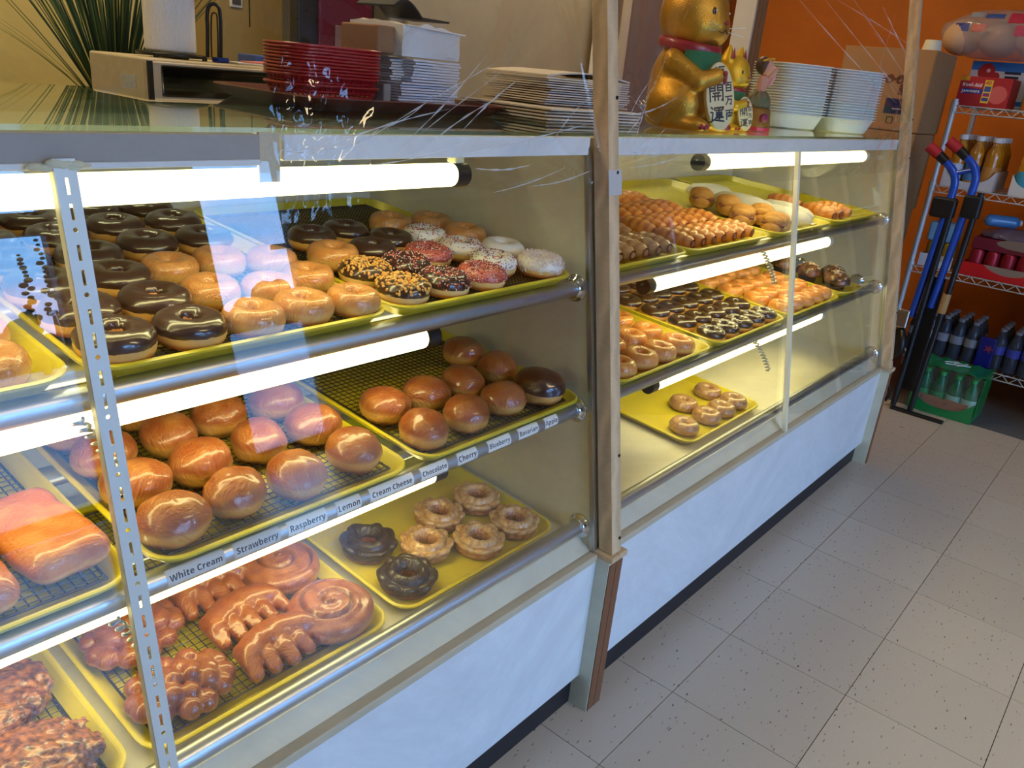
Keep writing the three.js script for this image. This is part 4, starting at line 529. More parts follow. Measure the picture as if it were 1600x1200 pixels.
// ---------------------------------------------------------------- wooden frame and clear film above the cases
{
  const post = (x0, x1, top, label, d = 0.033) => { const o = thing('wooden_post', label, 'post', [0, 0, 0], 'leaning wooden posts'); const y0 = 0.4108; part('board', metreUV(slantBox(x0, x1, y0, top, 0.04, d), 3), MAT.woodPale, o); const l = []; for (const y of [0.44, 0.62, 1.17, 1.3]) l.push(new THREE.CylinderGeometry(0.0035, 0.0035, 0.004, 10).rotateX(Math.PI / 2).translate(x1 - 0.006, y, glassZ(y) + 0.04)); part('screw', merge(l), MAT.black, o); return o; };
  const a = post(0.108, 0.142, 2.6, 'pale wooden post leaning between the two display cases'); part('tape_patch', slantBox(0.106, 0.15, 1.13, 1.175, 0.0415, 0.0013), std(C3(196, 190, 182), 0.6), a);
  post(2.002, 2.036, 2.6, 'pale wooden post leaning at the far end of the farther case');
  const rear = (x, z, label, w, m1, m2) => { const o = thing('wall_stud', label, 'post', [x, 0, z]); part('white_face', box(0.012, 2.795, w, 0.006, 1.4, 0), m1, o); part('board', metreUV(span(0.0121, w + 0.02, 0.001, 2.796, -w / 2, w / 2), 3), m2, o); };
  rear(2.06, -0.99, 'upright stud, white on one side, at the far back corner', 0.085, std(C3(214, 206, 196), 0.6), std(C3(150, 112, 78), 0.8, { map: woodMap }));
  // stretched cling film: fine ridges fan out from the corners where it is pulled tight
  const film = (x0, x1, y0, y1, foci, label, bunch) => {
    const nx = 220, ny = 150, g = new THREE.PlaneGeometry(1, 1, nx, ny), p = g.attributes.position;
    for (let i = 0; i < p.count; i++) {
      const u = p.getX(i) + 0.5, v = p.getY(i) + 0.5, x = x0 + (x1 - x0) * u, y = y0 + (y1 - y0) * v; let d = 0.006 * fbm(x * 2.2, y * 2.2, 4.2, 2);
      for (const [fx, fy, n, amp, reach] of foci) { const r = Math.hypot(x - fx, y - fy), an = Math.atan2(y - fy, x - fx); const rid = nz(an * n, 3.3 + fx, r * 1.3); d += amp * Math.max(0, rid - 0.12) * Math.exp(-r / reach) * Math.min(1, r * 8); }
      if (bunch) { const b = Math.exp(-(((x - bunch[0]) / 0.09) ** 2 + ((y - bunch[1]) / 0.1) ** 2)); d += b * 0.012 * fbm(x * 45, y * 45, 2, 3); }
      const e = Math.min(u, 1 - u, v * 1.0) * 30; d *= Math.min(1, e);
      p.setXYZ(i, x, y, glassZ(y) + 0.043 + d);
    }
    g.computeVertexNormals(); return solo('cling_film', g, phy(0xffffff, 0.03, { transmission: 1, thickness: 0, ior: 1.42 }), label, 'plastic film', [0, 0, 0], 'clear film sheets');
  };
  // pulled pleats: narrow double folds of the same film, where it turns whitish
  const pleatMat = phy(C3(236, 236, 240), 0.3, { transmission: 0.55, thickness: 0, ior: 1.45 });
  const pleats = (owner, list, seed) => { const r = rng(seed); for (const [xa, ya, xb, yb] of list) { const n = 14, pos = [], idx = [], w0 = 0.0009 + r() * 0.0016, bow = (r() - 0.5) * 0.02; for (let i = 0; i <= n; i++) { const t = i / n, x = xa + (xb - xa) * t, y = ya + (yb - ya) * t + bow * Math.sin(t * Math.PI), w = w0 * Math.sin(Math.PI * (0.06 + 0.9 * t)) * (0.6 + 0.4 * Math.sin(i * 1.9 + seed)); const z = glassZ(y) + 0.0445; pos.push(x, y - w, z, x, y, z + w * 1.4, x, y + w, z); } for (let i = 0; i < n; i++) for (const k of [0, 1]) { const q = i * 3 + k; idx.push(q, q + 3, q + 1, q + 1, q + 3, q + 4); } const g = new THREE.BufferGeometry(); g.setAttribute('position', new THREE.Float32BufferAttribute(pos, 3)); g.setIndex(idx); g.computeVertexNormals(); part('pleat', g, pleatMat, owner); } };
  const nearFilm = film(-0.6, 0.106, 1.13, 1.95, [[0.11, 1.12, 9, 0.02, 0.5], [-0.58, 1.13, 7, 0.012, 0.25], [0.1, 1.9, 6, 0.02, 0.6]], 'clear stretched film above the nearer case', [-0.57, 1.22]);
  const farFilm = film(0.144, 2.0, 1.13, 1.95, [[0.14, 1.2, 9, 0.03, 0.35], [2.0, 1.28, 8, 0.03, 0.6], [2.0, 1.95, 7, 0.03, 0.8]], 'clear stretched film above the farther case', [0.22, 1.24]);
  pleats(nearFilm, [[-0.564, 1.206, -0.305, 1.268], [-0.473, 1.221, -0.175, 1.345], [-0.421, 1.204, -0.16, 1.337], [-0.324, 1.199, 0.061, 1.257], [-0.258, 1.187, -0.118, 1.19], [-0.373, 1.208, -0.193, 1.289], [-0.534, 1.216, -0.428, 1.245], [-0.218, 1.15, -0.035, 1.182], [-0.383, 1.229, -0.218, 1.346], [-0.282, 1.238, -0.138, 1.32], [-0.518, 1.193, -0.255, 1.229], [-0.123, 1.156, 0.06, 1.18], [-0.59, 1.214, -0.513, 1.228], [-0.069, 1.22, 0.053, 1.299], [-0.428, 1.241, -0.315, 1.301]], 5);
  pleats(farFilm, [[1.22, 1.587, 1.913, 1.532], [1.345, 1.602, 1.891, 1.431], [1.126, 1.576, 1.886, 1.371], [1.603, 1.614, 1.918, 1.489], [0.955, 1.556, 1.806, 1.348], [0.15, 1.178, 0.44, 1.211], [0.15, 1.192, 0.306, 1.25], [0.154, 1.248, 0.256, 1.341], [0.15, 1.27, 0.355, 1.311], [0.165, 1.209, 0.281, 1.22], [0.15, 1.231, 0.233, 1.283], [0.21, 1.191, 0.385, 1.201], [0.177, 1.304, 0.257, 1.261], [0.187, 1.22, 0.244, 1.318]], 8);
}
// ---------------------------------------------------------------- things on the nearer glass top
{
  const T0 = TOPY + 0.0004;
  { const L = (w, d, i, y, r = 0.05) => rrLoop(w - 2 * i, d - 2 * i, r, y); const W = 0.5, D = 0.35; const g = skin([L(W, D, 0.03, 0), L(W, D, 0.022, 0.001), L(W, D, 0.003, 0.019), L(W, D, 0, 0.0205), L(W, D, 0.001, 0.0225), L(W, D, 0.006, 0.022), L(W, D, 0.026, 0.005), L(W, D, 0.032, 0.004)]); const t = solo('serving_tray', toCreasedNormals(g, 0.8), phy(C3(92, 34, 34), 0.35, { clearcoat: 0.4, clearcoatRoughness: 0.25 }), 'maroon plastic serving tray lying on the glass top', 'tray', [-0.07, T0, -0.715]); t.rotation.y = -0.03; }
  // red baskets
  const red = phy(C3(158, 20, 28), 0.3, { clearcoat: 0.5, clearcoatRoughness: 0.15 });
  const W = 0.212, D = 0.14, o = (i, y, r = 0.05) => rrLoop(W - 2 * i, D - 2 * i, r - i, y, 6);
  const rim = skin([o(0.006, 0.0272), o(0.0015, 0.0275), o(0, 0.0297), o(0.0015, 0.0321), o(0.005, 0.0321), o(0.0076, 0.0297), o(0.007, 0.0272)], false, false);
  const lat = []; { const a = o(0.006, 0.028), b = o(0.02, 0.002); for (let i = 0; i < a.length; i++) { const j = (i + 1) % a.length, len = Math.hypot(a[j][0] - a[i][0], a[j][2] - a[i][2]), n = Math.max(1, Math.round(len / 0.0115)); for (let k = 0; k < n; k++) { const t = k / n; lat.push(rod([a[i][0] + (a[j][0] - a[i][0]) * t, 0.028, a[i][2] + (a[j][2] - a[i][2]) * t], [b[i][0] + (b[j][0] - b[i][0]) * t, 0.002, b[i][2] + (b[j][2] - b[i][2]) * t], 0.0013, 4)); } } const hoop = (q, y) => { const l = o(q, y); const pts = l.map((p) => V(...p)); lat.push(new THREE.TubeGeometry(new THREE.CatmullRomCurve3(pts, true), 60, 0.0015, 4, true)); }; hoop(0.011, 0.019); hoop(0.015, 0.011); hoop(0.02, 0.002); }
  const lattice = merge(lat), upper = skin([o(0.0075, 0.027), o(0.012, 0.0165), o(0.0135, 0.0165), o(0.009, 0.027)], false, false), floorG = (() => { const l = []; for (let x = -0.08; x <= 0.081; x += 0.0115) l.push(box(0.0025, 0.002, 0.09, x, 0.002, 0)); for (let z = -0.04; z <= 0.041; z += 0.0115) l.push(box(0.165, 0.002, 0.0025, 0, 0.002, z)); return merge(l); })();
  for (let k = 0; k < 11; k++) { const b = thing('food_basket', k === 0 ? 'red plastic food basket at the bottom of the stack' : k === 10 ? 'red plastic food basket on top of the stack' : `red plastic food basket, ${ORD[k]} from the bottom of the stack`, 'basket', [-0.168 + (k % 3) * 0.0005, T0 + 0.0055 + (k ? 0.01 : 0) + k * 0.0056, -0.725], 'stacked red baskets'); b.rotation.y = -0.06 + (k * 7 % 5 - 2) * 0.002; part('rim', rim, red, b); part('wall', upper, red, b); if (k < 2) { part('lattice', lattice, red, b); part('floor_grid', floorG, red, b); } }
  // paper
  const sheets = (w, d, n, t, seed, jx, yawj, curl = 0) => { const r = rng(seed), l = []; for (let k = 0; k < n; k++) { const g = box(w, t * 0.72, d); if (curl) { const p = g.attributes.position; for (let i = 0; i < p.count; i++) p.setY(i, p.getY(i) + curl * k / n * (p.getX(i) / w + 0.5)); } l.push(g.rotateY((r() - 0.5) * yawj).translate((r() - 0.5) * jx, t * (k + 0.5), (r() - 0.5) * jx)); } return merge(l); };
  const pa = std(C3(216, 214, 216), 0.8), pb = std(C3(206, 198, 190), 0.85);
  const s1 = thing('paper_stack', 'stack of white deli paper behind the red baskets', 'paper', [0.06, T0 + 0.0058, -0.755]); s1.rotation.y = 0.05; part('sheets', sheets(0.17, 0.16, 9, 0.0052, 3, 0.008, 0.04), pa, s1); part('sheets', sheets(0.14, 0.15, 8, 0.0055, 4, 0.006, 0.05).translate(0.018, 0.047, 0.004), pa, s1); part('sheets', sheets(0.12, 0.14, 8, 0.005, 5, 0.01, 0.06).translate(-0.024, 0.047, -0.02), pb, s1); part('grey_end', rbox(0.02, 0.04, 0.14, 0.004, -0.1, 0.0202, -0.01), std(C3(150, 140, 128), 0.8), s1);
  const crumple = (w, h, d, seed) => { const g = new THREE.BoxGeometry(w, h, d, 16, 8, 10), p = g.attributes.position; for (let i = 0; i < p.count; i++) { const x = p.getX(i), y = p.getY(i), z = p.getZ(i); const n = Math.abs(nz(x * 22 + seed, y * 22, z * 22)) * 0.014 + nz(x * 9, y * 9 + seed, z * 9) * 0.01; p.setXYZ(i, x + n * 0.6, y + (y > 0 ? n : 0), z - n); } const q = mergeVertices(g.deleteAttribute('normal').deleteAttribute('uv') && g); q.computeVertexNormals(); return toCreasedNormals(q, 0.4); };
  const bag = thing('paper_bag', 'white folded paper bag on top of the paper stack', 'bag', [0.075, T0 + 0.0985, -0.765]); bag.rotation.y = 0.12; part('body', crumple(0.185, 0.056, 0.14, 2).translate(0, 0.029, 0), std(C3(222, 216, 208), 0.85), bag); part('fold', rbox(0.19, 0.003, 0.15, 0.001, 0.01, 0.0565, 0).rotateZ(-0.02), std(C3(226, 220, 212), 0.85), bag); part('kraft_side', rbox(0.05, 0.05, 0.1, 0.004, -0.116, 0.028, 0), std(C3(150, 112, 78), 0.85), bag);
  const blk = thing('black_folder', 'black bent sheet lying on the white paper bag', 'folder', [0.08, T0 + 0.1735, -0.78]); blk.rotation.y = 0.12; part('sheet', (() => { const g = box(0.17, 0.004, 0.1, 0, 0, 0), q = new THREE.BoxGeometry(0.18, 0.004, 0.1, 14, 1, 1), p = q.attributes.position; for (let i = 0; i < p.count; i++) { const t = clamp((-p.getX(i) - 0.0) / 0.09); p.setY(i, p.getY(i) + 0.028 * Math.max(0, Math.sin(t * 2.6)) + 0.002); } q.computeVertexNormals(); return q; })(), std(C3(34, 34, 38), 0.5), blk);
  // kraft bags
  const kb = std(C3(206, 194, 176), 0.85), kb2 = std(C3(192, 178, 158), 0.85);
  const bags = (name, pos, yaw, n, w, d, t, seed, label, tiltz, tall) => { const b = thing('paper_bag_stack', label, 'bags', pos, 'flat paper bag stacks'); b.rotation.set(0, yaw, tiltz, 'YXZ'); const r = rng(seed); for (let k = 0; k < n; k++) { const m = part('bag', box(w, t * 0.55, d), k % 3 ? kb : kb2, b, [(r() - 0.5) * 0.012, t * (k + 0.5), (r() - 0.5) * 0.012]); m.rotation.y = (r() - 0.5) * 0.06; } if (tall) part('bag', (() => { const q = new THREE.BoxGeometry(w, 0.003, d, 12, 1, 1), p = q.attributes.position; for (let i = 0; i < p.count; i++) p.setY(i, p.getY(i) + n * t + 0.0105 * Math.max(0, Math.sin((p.getX(i) / w + 0.5) * 3.1)) + 0.002); q.computeVertexNormals(); return q; })(), kb, b); };
  bags('a', [0.33, T0, -0.56], -0.05, 5, 0.32, 0.26, 0.0062, 3, 'low stack of flat paper bags on the glass top', 0, false);
  bags('b', [0.395, T0 + 0.0315, -0.6], -0.12, 12, 0.27, 0.2, 0.0048, 4, 'taller stack of flat paper bags lying on the low stack', 0, true);
}
// ---------------------------------------------------------------- lucky cats, figurine, foam boxes on the farther glass top
{
  const T0 = TOPY + 0.0004;
  const goldBump = dataTex(256, (u, v, i, j) => 0.5 + 0.5 * nz(i * 0.9, j * 0.9, 1) + 0.3 * nz(i * 0.3, j * 0.3, 5));
  const gold = phy(C3(206, 152, 52), 0.34, { metal: 0.75, bumpMap: goldBump, bumpScale: 0.0012 }), yellowGold = phy(C3(226, 176, 32), 0.3, { metal: 0.45, bumpMap: goldBump, bumpScale: 0.0006 });
  const body = uvSphereLike(sdfMesh((x, y, z) => {
    const E = (cx, cy, cz, a, b, c) => (Math.hypot((x - cx) / a, (y - cy) / b, (z - cz) / c) - 1) * Math.min(a, b, c); const ax = Math.abs(x);
    let d = E(0, 0.085, -0.012, 0.07, 0.098, 0.066); d = smin(d, (Math.hypot((ax - 0.05) / 0.04, (y - 0.048) / 0.052, (z - 0.004) / 0.062) - 1) * 0.04, 0.012);
    d = smin(d, (Math.hypot((ax - 0.048) / 0.026, (y - 0.014) / 0.016, (z - 0.06) / 0.034) - 1) * 0.016, 0.008);
    d = smin(d, E(0, 0.226, -0.004, 0.076, 0.076, 0.07), 0.02); d = smin(d, E(0, 0.203, 0.048, 0.034, 0.024, 0.026), 0.018); d = smin(d, (Math.hypot((ax - 0.035) / 0.03, (y - 0.2) / 0.03, (z - 0.03) / 0.03) - 1) * 0.03, 0.014);
    d = smin(d, capsule([ax, y, z], [0.046, 0.275, -0.008], [0.05, 0.33, -0.004], 0.03, 0.006), 0.008);
    d = smin(d, capsule([x, y, z], [-0.062, 0.135, 0.0], [-0.045, 0.098, 0.058], 0.024, 0.019), 0.008); d = smin(d, capsule([x, y, z], [-0.045, 0.098, 0.058], [-0.008, 0.112, 0.076], 0.019, 0.017), 0.006);
    d = smin(d, capsule([x, y, z], [0.062, 0.135, 0.0], [0.05, 0.1, 0.055], 0.024, 0.019), 0.008); d = smin(d, E(0, 0.012, 0, 0.078, 0.014, 0.07), 0.01);
    return Math.max(d, -y);
  }, [-0.12, -0.006, -0.1], [0.125, 0.35, 0.115], 0.0052), 7);
  const kobanTex = canvasTex(256, 512, (c, w, h) => {
    c.fillStyle = 'rgb(226,206,150)'; c.fillRect(0, 0, w, h); c.strokeStyle = 'rgb(20,18,16)'; c.lineCap = 'round'; c.lineWidth = 12;
    const S = (ox, oy, k, strokes) => { for (const s of strokes) { c.beginPath(); s.forEach(([x, y], i) => i ? c.lineTo(ox + x * k, oy + y * k) : c.moveTo(ox + x * k, oy + y * k)); c.stroke(); } };
    const fu = [[[1, 0], [2, 1]], [[0, 2], [3, 2], [1, 5]], [[1.6, 4], [1.6, 9]], [[4, 0], [9, 0]], [[5, 2], [8, 2], [8, 4], [5, 4], [5, 2]], [[4.5, 5], [9, 5], [9, 9], [4.5, 9], [4.5, 5]], [[4.5, 7], [9, 7]], [[6.7, 5], [6.7, 9]]];
    const kai = [[[0, 0], [0, 10]], [[0, 0], [4, 0], [4, 3.4], [0, 3.4]], [[0, 1.7], [4, 1.7]], [[6, 0], [10, 0], [10, 10], [9, 9.6]], [[6, 0], [6, 3.4], [10, 3.4]], [[6, 1.7], [10, 1.7]], [[2.5, 5], [7.5, 5]], [[1.8, 7], [8.2, 7]], [[4, 5], [3.6, 9.6]], [[6.3, 5], [6.3, 9.6]]];
    const un = [[[0.5, 0], [1.5, 1]], [[0, 3], [1.6, 3.4], [0.8, 8]], [[0, 9.4], [2, 8], [10, 9.8]], [[3, 0.6], [3, 1.8]], [[3, 0.6], [10, 0.6], [9.6, 2]], [[4, 2.2], [9, 2.2]], [[4.4, 3.6], [8.6, 3.6], [8.6, 6], [4.4, 6], [4.4, 3.6]], [[4.4, 4.8], [8.6, 4.8]], [[3.4, 7.1], [9.6, 7.1]], [[6.5, 1.6], [6.5, 8.6]]];
    const hyaku = [[[0, 0], [9, 0]], [[4.5, 0], [3.6, 2.4]], [[1.5, 2.6], [8, 2.6], [8, 9], [1.5, 9], [1.5, 2.6]], [[1.5, 5.8], [8, 5.8]]], man = [[[0, 0], [9, 0]], [[3.5, 0], [3, 5], [0.5, 9]], [[3.2, 3.4], [8, 3.4], [7.4, 9], [6, 8.4]]], ryo = [[[0, 0], [9.5, 0]], [[1, 2.6], [1, 10]], [[1, 2.6], [9, 2.6], [9, 9.6]], [[5, 0], [5, 6.6]], [[3, 4.6], [3, 6.6], [7, 6.6], [7, 4.6]]];
    S(86, 40, 9.5, fu); c.lineWidth = 13; S(34, 170, 11.5, kai); S(34, 330, 11.5, un); c.lineWidth = 10; S(172, 160, 6.6, hyaku); S(172, 262, 6.6, man); S(170, 366, 6.6, ryo);
  });
  const kobanShape = (() => { const s = new THREE.Shape(); s.absellipse(0, 0, 0.034, 0.066, 0, Math.PI * 2); const g = new THREE.ExtrudeGeometry(s, { depth: 0.006, bevelEnabled: true, bevelSize: 0.0025, bevelThickness: 0.0025, bevelSegments: 2, curveSegments: 28 }); const p = g.attributes.position, uv = g.attributes.uv; for (let i = 0; i < p.count; i++) uv.setXY(i, p.getX(i) / 0.073 + 0.5, p.getY(i) / 0.138 + 0.5); return g; })();
  const redM = phy(C3(150, 22, 44), 0.4, { clearcoat: 0.3 }), green = phy(C3(20, 128, 84), 0.4, { metal: 0.3, bumpMap: goldBump, bumpScale: 0.002 }), dark = phy(C3(26, 16, 14), 0.2, { clearcoat: 1 });
  const kobanMat = std(0xffffff, 0.45, { map: kobanTex });
  const cat = (pos, sc, yaw, mat, label, sx = 1) => {
    const o = thing('lucky_cat', label, 'figurine', pos, 'golden lucky cats'); o.scale.set(sc * sx, sc, sc * sx); o.rotation.y = yaw;
    part('body', body, mat, o);
    part('collar', new THREE.TorusGeometry(0.061, 0.008, 10, 36).rotateX(Math.PI / 2 + 0.08).scale(1, 1.5, 0.98).translate(0, 0.166, -0.004), redM, o);
    part('bib', (() => { const g = new THREE.SphereGeometry(0.066, 20, 10, Math.PI * 0.12, Math.PI * 0.76, Math.PI * 0.42, Math.PI * 0.2); return g.scale(1.02, 0.9, 1.02).translate(0, 0.142, 0); })(), green, o);
    const k = part('coin_plaque', kobanShape, kobanMat, o); k.position.set(0.006, 0.072, 0.08); k.rotation.set(-0.16, -0.42, 0.1);
    for (const s of [-1, 1]) {
      part('ear_lining', new THREE.ConeGeometry(0.017, 0.044, 14).scale(1, 1, 0.4).translate(s * 0.0485, 0.304, 0.016), redM, o);
      const e = part('eye', new THREE.SphereGeometry(0.0105, 14, 10).scale(0.75, 1.1, 0.5).translate(s * 0.029, 0.23, 0.0565), dark, o); part('glint', new THREE.SphereGeometry(0.0025, 8, 6).translate(s * 0.027, 0.234, 0.0615), MAT.white, e);
      part('whisker', merge([0, 1].map((q) => rod([s * 0.02, 0.205 - q * 0.006, 0.066], [s * 0.075, 0.212 - q * 0.018, 0.078], 0.0007, 5))), MAT.white, o);
      part('toes', merge([-1, 0, 1].map((q) => new THREE.SphereGeometry(0.0065, 8, 6).translate(s * 0.048 + q * 0.0115, 0.011, 0.091 - Math.abs(q) * 0.003))), redM, o);
    }
    part('claws', merge([0, 1, 2].map((q) => new THREE.SphereGeometry(0.0062, 8, 6).translate(-0.004 + q * 0.008, 0.118 - q * 0.008, 0.0925 - q * 0.0035))), redM, o);
    part('nose', new THREE.SphereGeometry(0.006, 10, 8).scale(1.2, 0.8, 0.7).translate(0, 0.213, 0.0735), redM, o);
    part('mouth', tube([[-0.022, 0.199, 0.067], [-0.01, 0.194, 0.0735], [0, 0.201, 0.0745], [0.01, 0.194, 0.0735], [0.022, 0.199, 0.067]], 0.0011, 20, 5), dark, o);
  };
  cat([0.675, T0, -0.43], 1.12, -0.02, gold, 'large golden lucky cat with red collar and green bib', 1.0);
  cat([0.915, T0, -0.43], 0.62, -0.02, yellowGold, 'small yellow-gold lucky cat beside the large one', 1.05);
  { // glittering figurine
    const f = thing('fairy_figurine', 'small glittering figurine with dark hair on a red and gold base', 'figurine', [1.08, T0, -0.42]);
    part('base', new THREE.LatheGeometry([[0.0001, 0], [0.042, 0], [0.045, 0.006], [0.042, 0.03], [0.038, 0.058], [0.03, 0.064], [0.0001, 0.066]].map(([a, b]) => new THREE.Vector2(a, b)), 24), phy(C3(150, 104, 36), 0.3, { metal: 0.6, bumpMap: goldBump, bumpScale: 0.003 }), f);
    part('base_band', new THREE.CylinderGeometry(0.0455, 0.046, 0.01, 24).translate(0, 0.006, 0), phy(C3(190, 30, 56), 0.3), f);
    part('rose', new THREE.SphereGeometry(0.018, 12, 10).scale(1, 0.7, 0.6).translate(-0.018, 0.036, 0.034), phy(C3(130, 24, 76), 0.35), f);
    part('skirt', uvSphereLike(sdfMesh((x, y, z) => Math.max((Math.hypot(x / 0.034, (y - 0.068) / 0.04, z / 0.032) - 1) * 0.032 + 0.003 * Math.sin(Math.atan2(z, x) * 9), 0.062 - y), [-0.05, 0.055, -0.05], [0.05, 0.12, 0.05], 0.004)), phy(C3(120, 122, 96), 0.3, { metal: 0.5, bumpMap: goldBump, bumpScale: 0.003 }), f);
    part('torso', capsuleMesh([0, 0.1, 0], [0, 0.135, 0.002], 0.013), std(C3(196, 140, 122), 0.6), f);
    part('head', new THREE.SphereGeometry(0.019, 16, 12).scale(0.9, 1.1, 0.95).translate(0.002, 0.166, 0.006), std(C3(206, 150, 128), 0.6), f);
    part('hair', new THREE.SphereGeometry(0.022, 14, 10).scale(0.95, 1.05, 0.9).translate(-0.004, 0.171, -0.004), std(C3(40, 28, 20), 0.5), f);
    part('crown', new THREE.TorusGeometry(0.019, 0.003, 8, 20).rotateX(1.2).translate(0, 0.182, 0.004), gold, f);
    part('arm', capsuleMesh([0.012, 0.13, 0.004], [0.034, 0.162, 0.02], 0.006), std(C3(206, 150, 128), 0.6), f);
    part('wing', new THREE.SphereGeometry(0.03, 12, 10).scale(0.16, 1, 0.5).rotateZ(-0.3).translate(0.04, 0.145, 0.004), phy(C3(230, 170, 176), 0.3), f);
  }
  function capsuleMesh(a, b, r) { const A = V(...a), B = V(...b), d = B.clone().sub(A), g = new THREE.CapsuleGeometry(r, d.length(), 6, 12); g.applyQuaternion(new THREE.Quaternion().setFromUnitVectors(V(0, 1, 0), d.normalize())); return g.translate((A.x + B.x) / 2, (A.y + B.y) / 2, (A.z + B.z) / 2); }
  // foam clamshell boxes nested open
  const foam = phy(C3(232, 232, 230), 0.55, { transmission: 0.12, thickness: 0 });
  const lobe = (z) => { const L = (i, y) => rrLoop(0.215 - 2 * i, 0.2 - 2 * i, Math.max(0.03, 0.05 - i), y); return skin([L(0.03, 0), L(0.024, 0.003), L(0.008, 0.044), L(0, 0.0455), L(0, 0.048), L(0.004, 0.0485), L(0.0092, 0.046), L(0.0252, 0.0065), L(0.034, 0.004)]).translate(0, 0, z); };
  const clam = toCreasedNormals(mergeGeometries([lobe(0.1005), lobe(-0.1005)]), 0.7);
  const proto = thing('foam_box', 'white foam takeout box at the bottom of the stack', 'takeout box', [1.74, T0, -0.52], 'nested foam takeout boxes'); part('shell', clam, foam, proto); part('hinge', box(0.19, 0.002, 0.012, 0, 0.047, 0), foam, proto); proto.rotation.y = 1.02; proto.scale.set(1.05, 1, 1.05);
  for (let k = 1; k < 19; k++) { const c = copyOf(proto, k === 18 ? 'white foam takeout box on top of the stack' : `white foam takeout box, ${ORD[k]} from the bottom of the stack`); c.position.y += k * 0.0085; c.position.x += Math.sin(k * 2.3) * 0.0003; c.rotation.y += Math.sin(k * 1.7) * 0.001; }
}

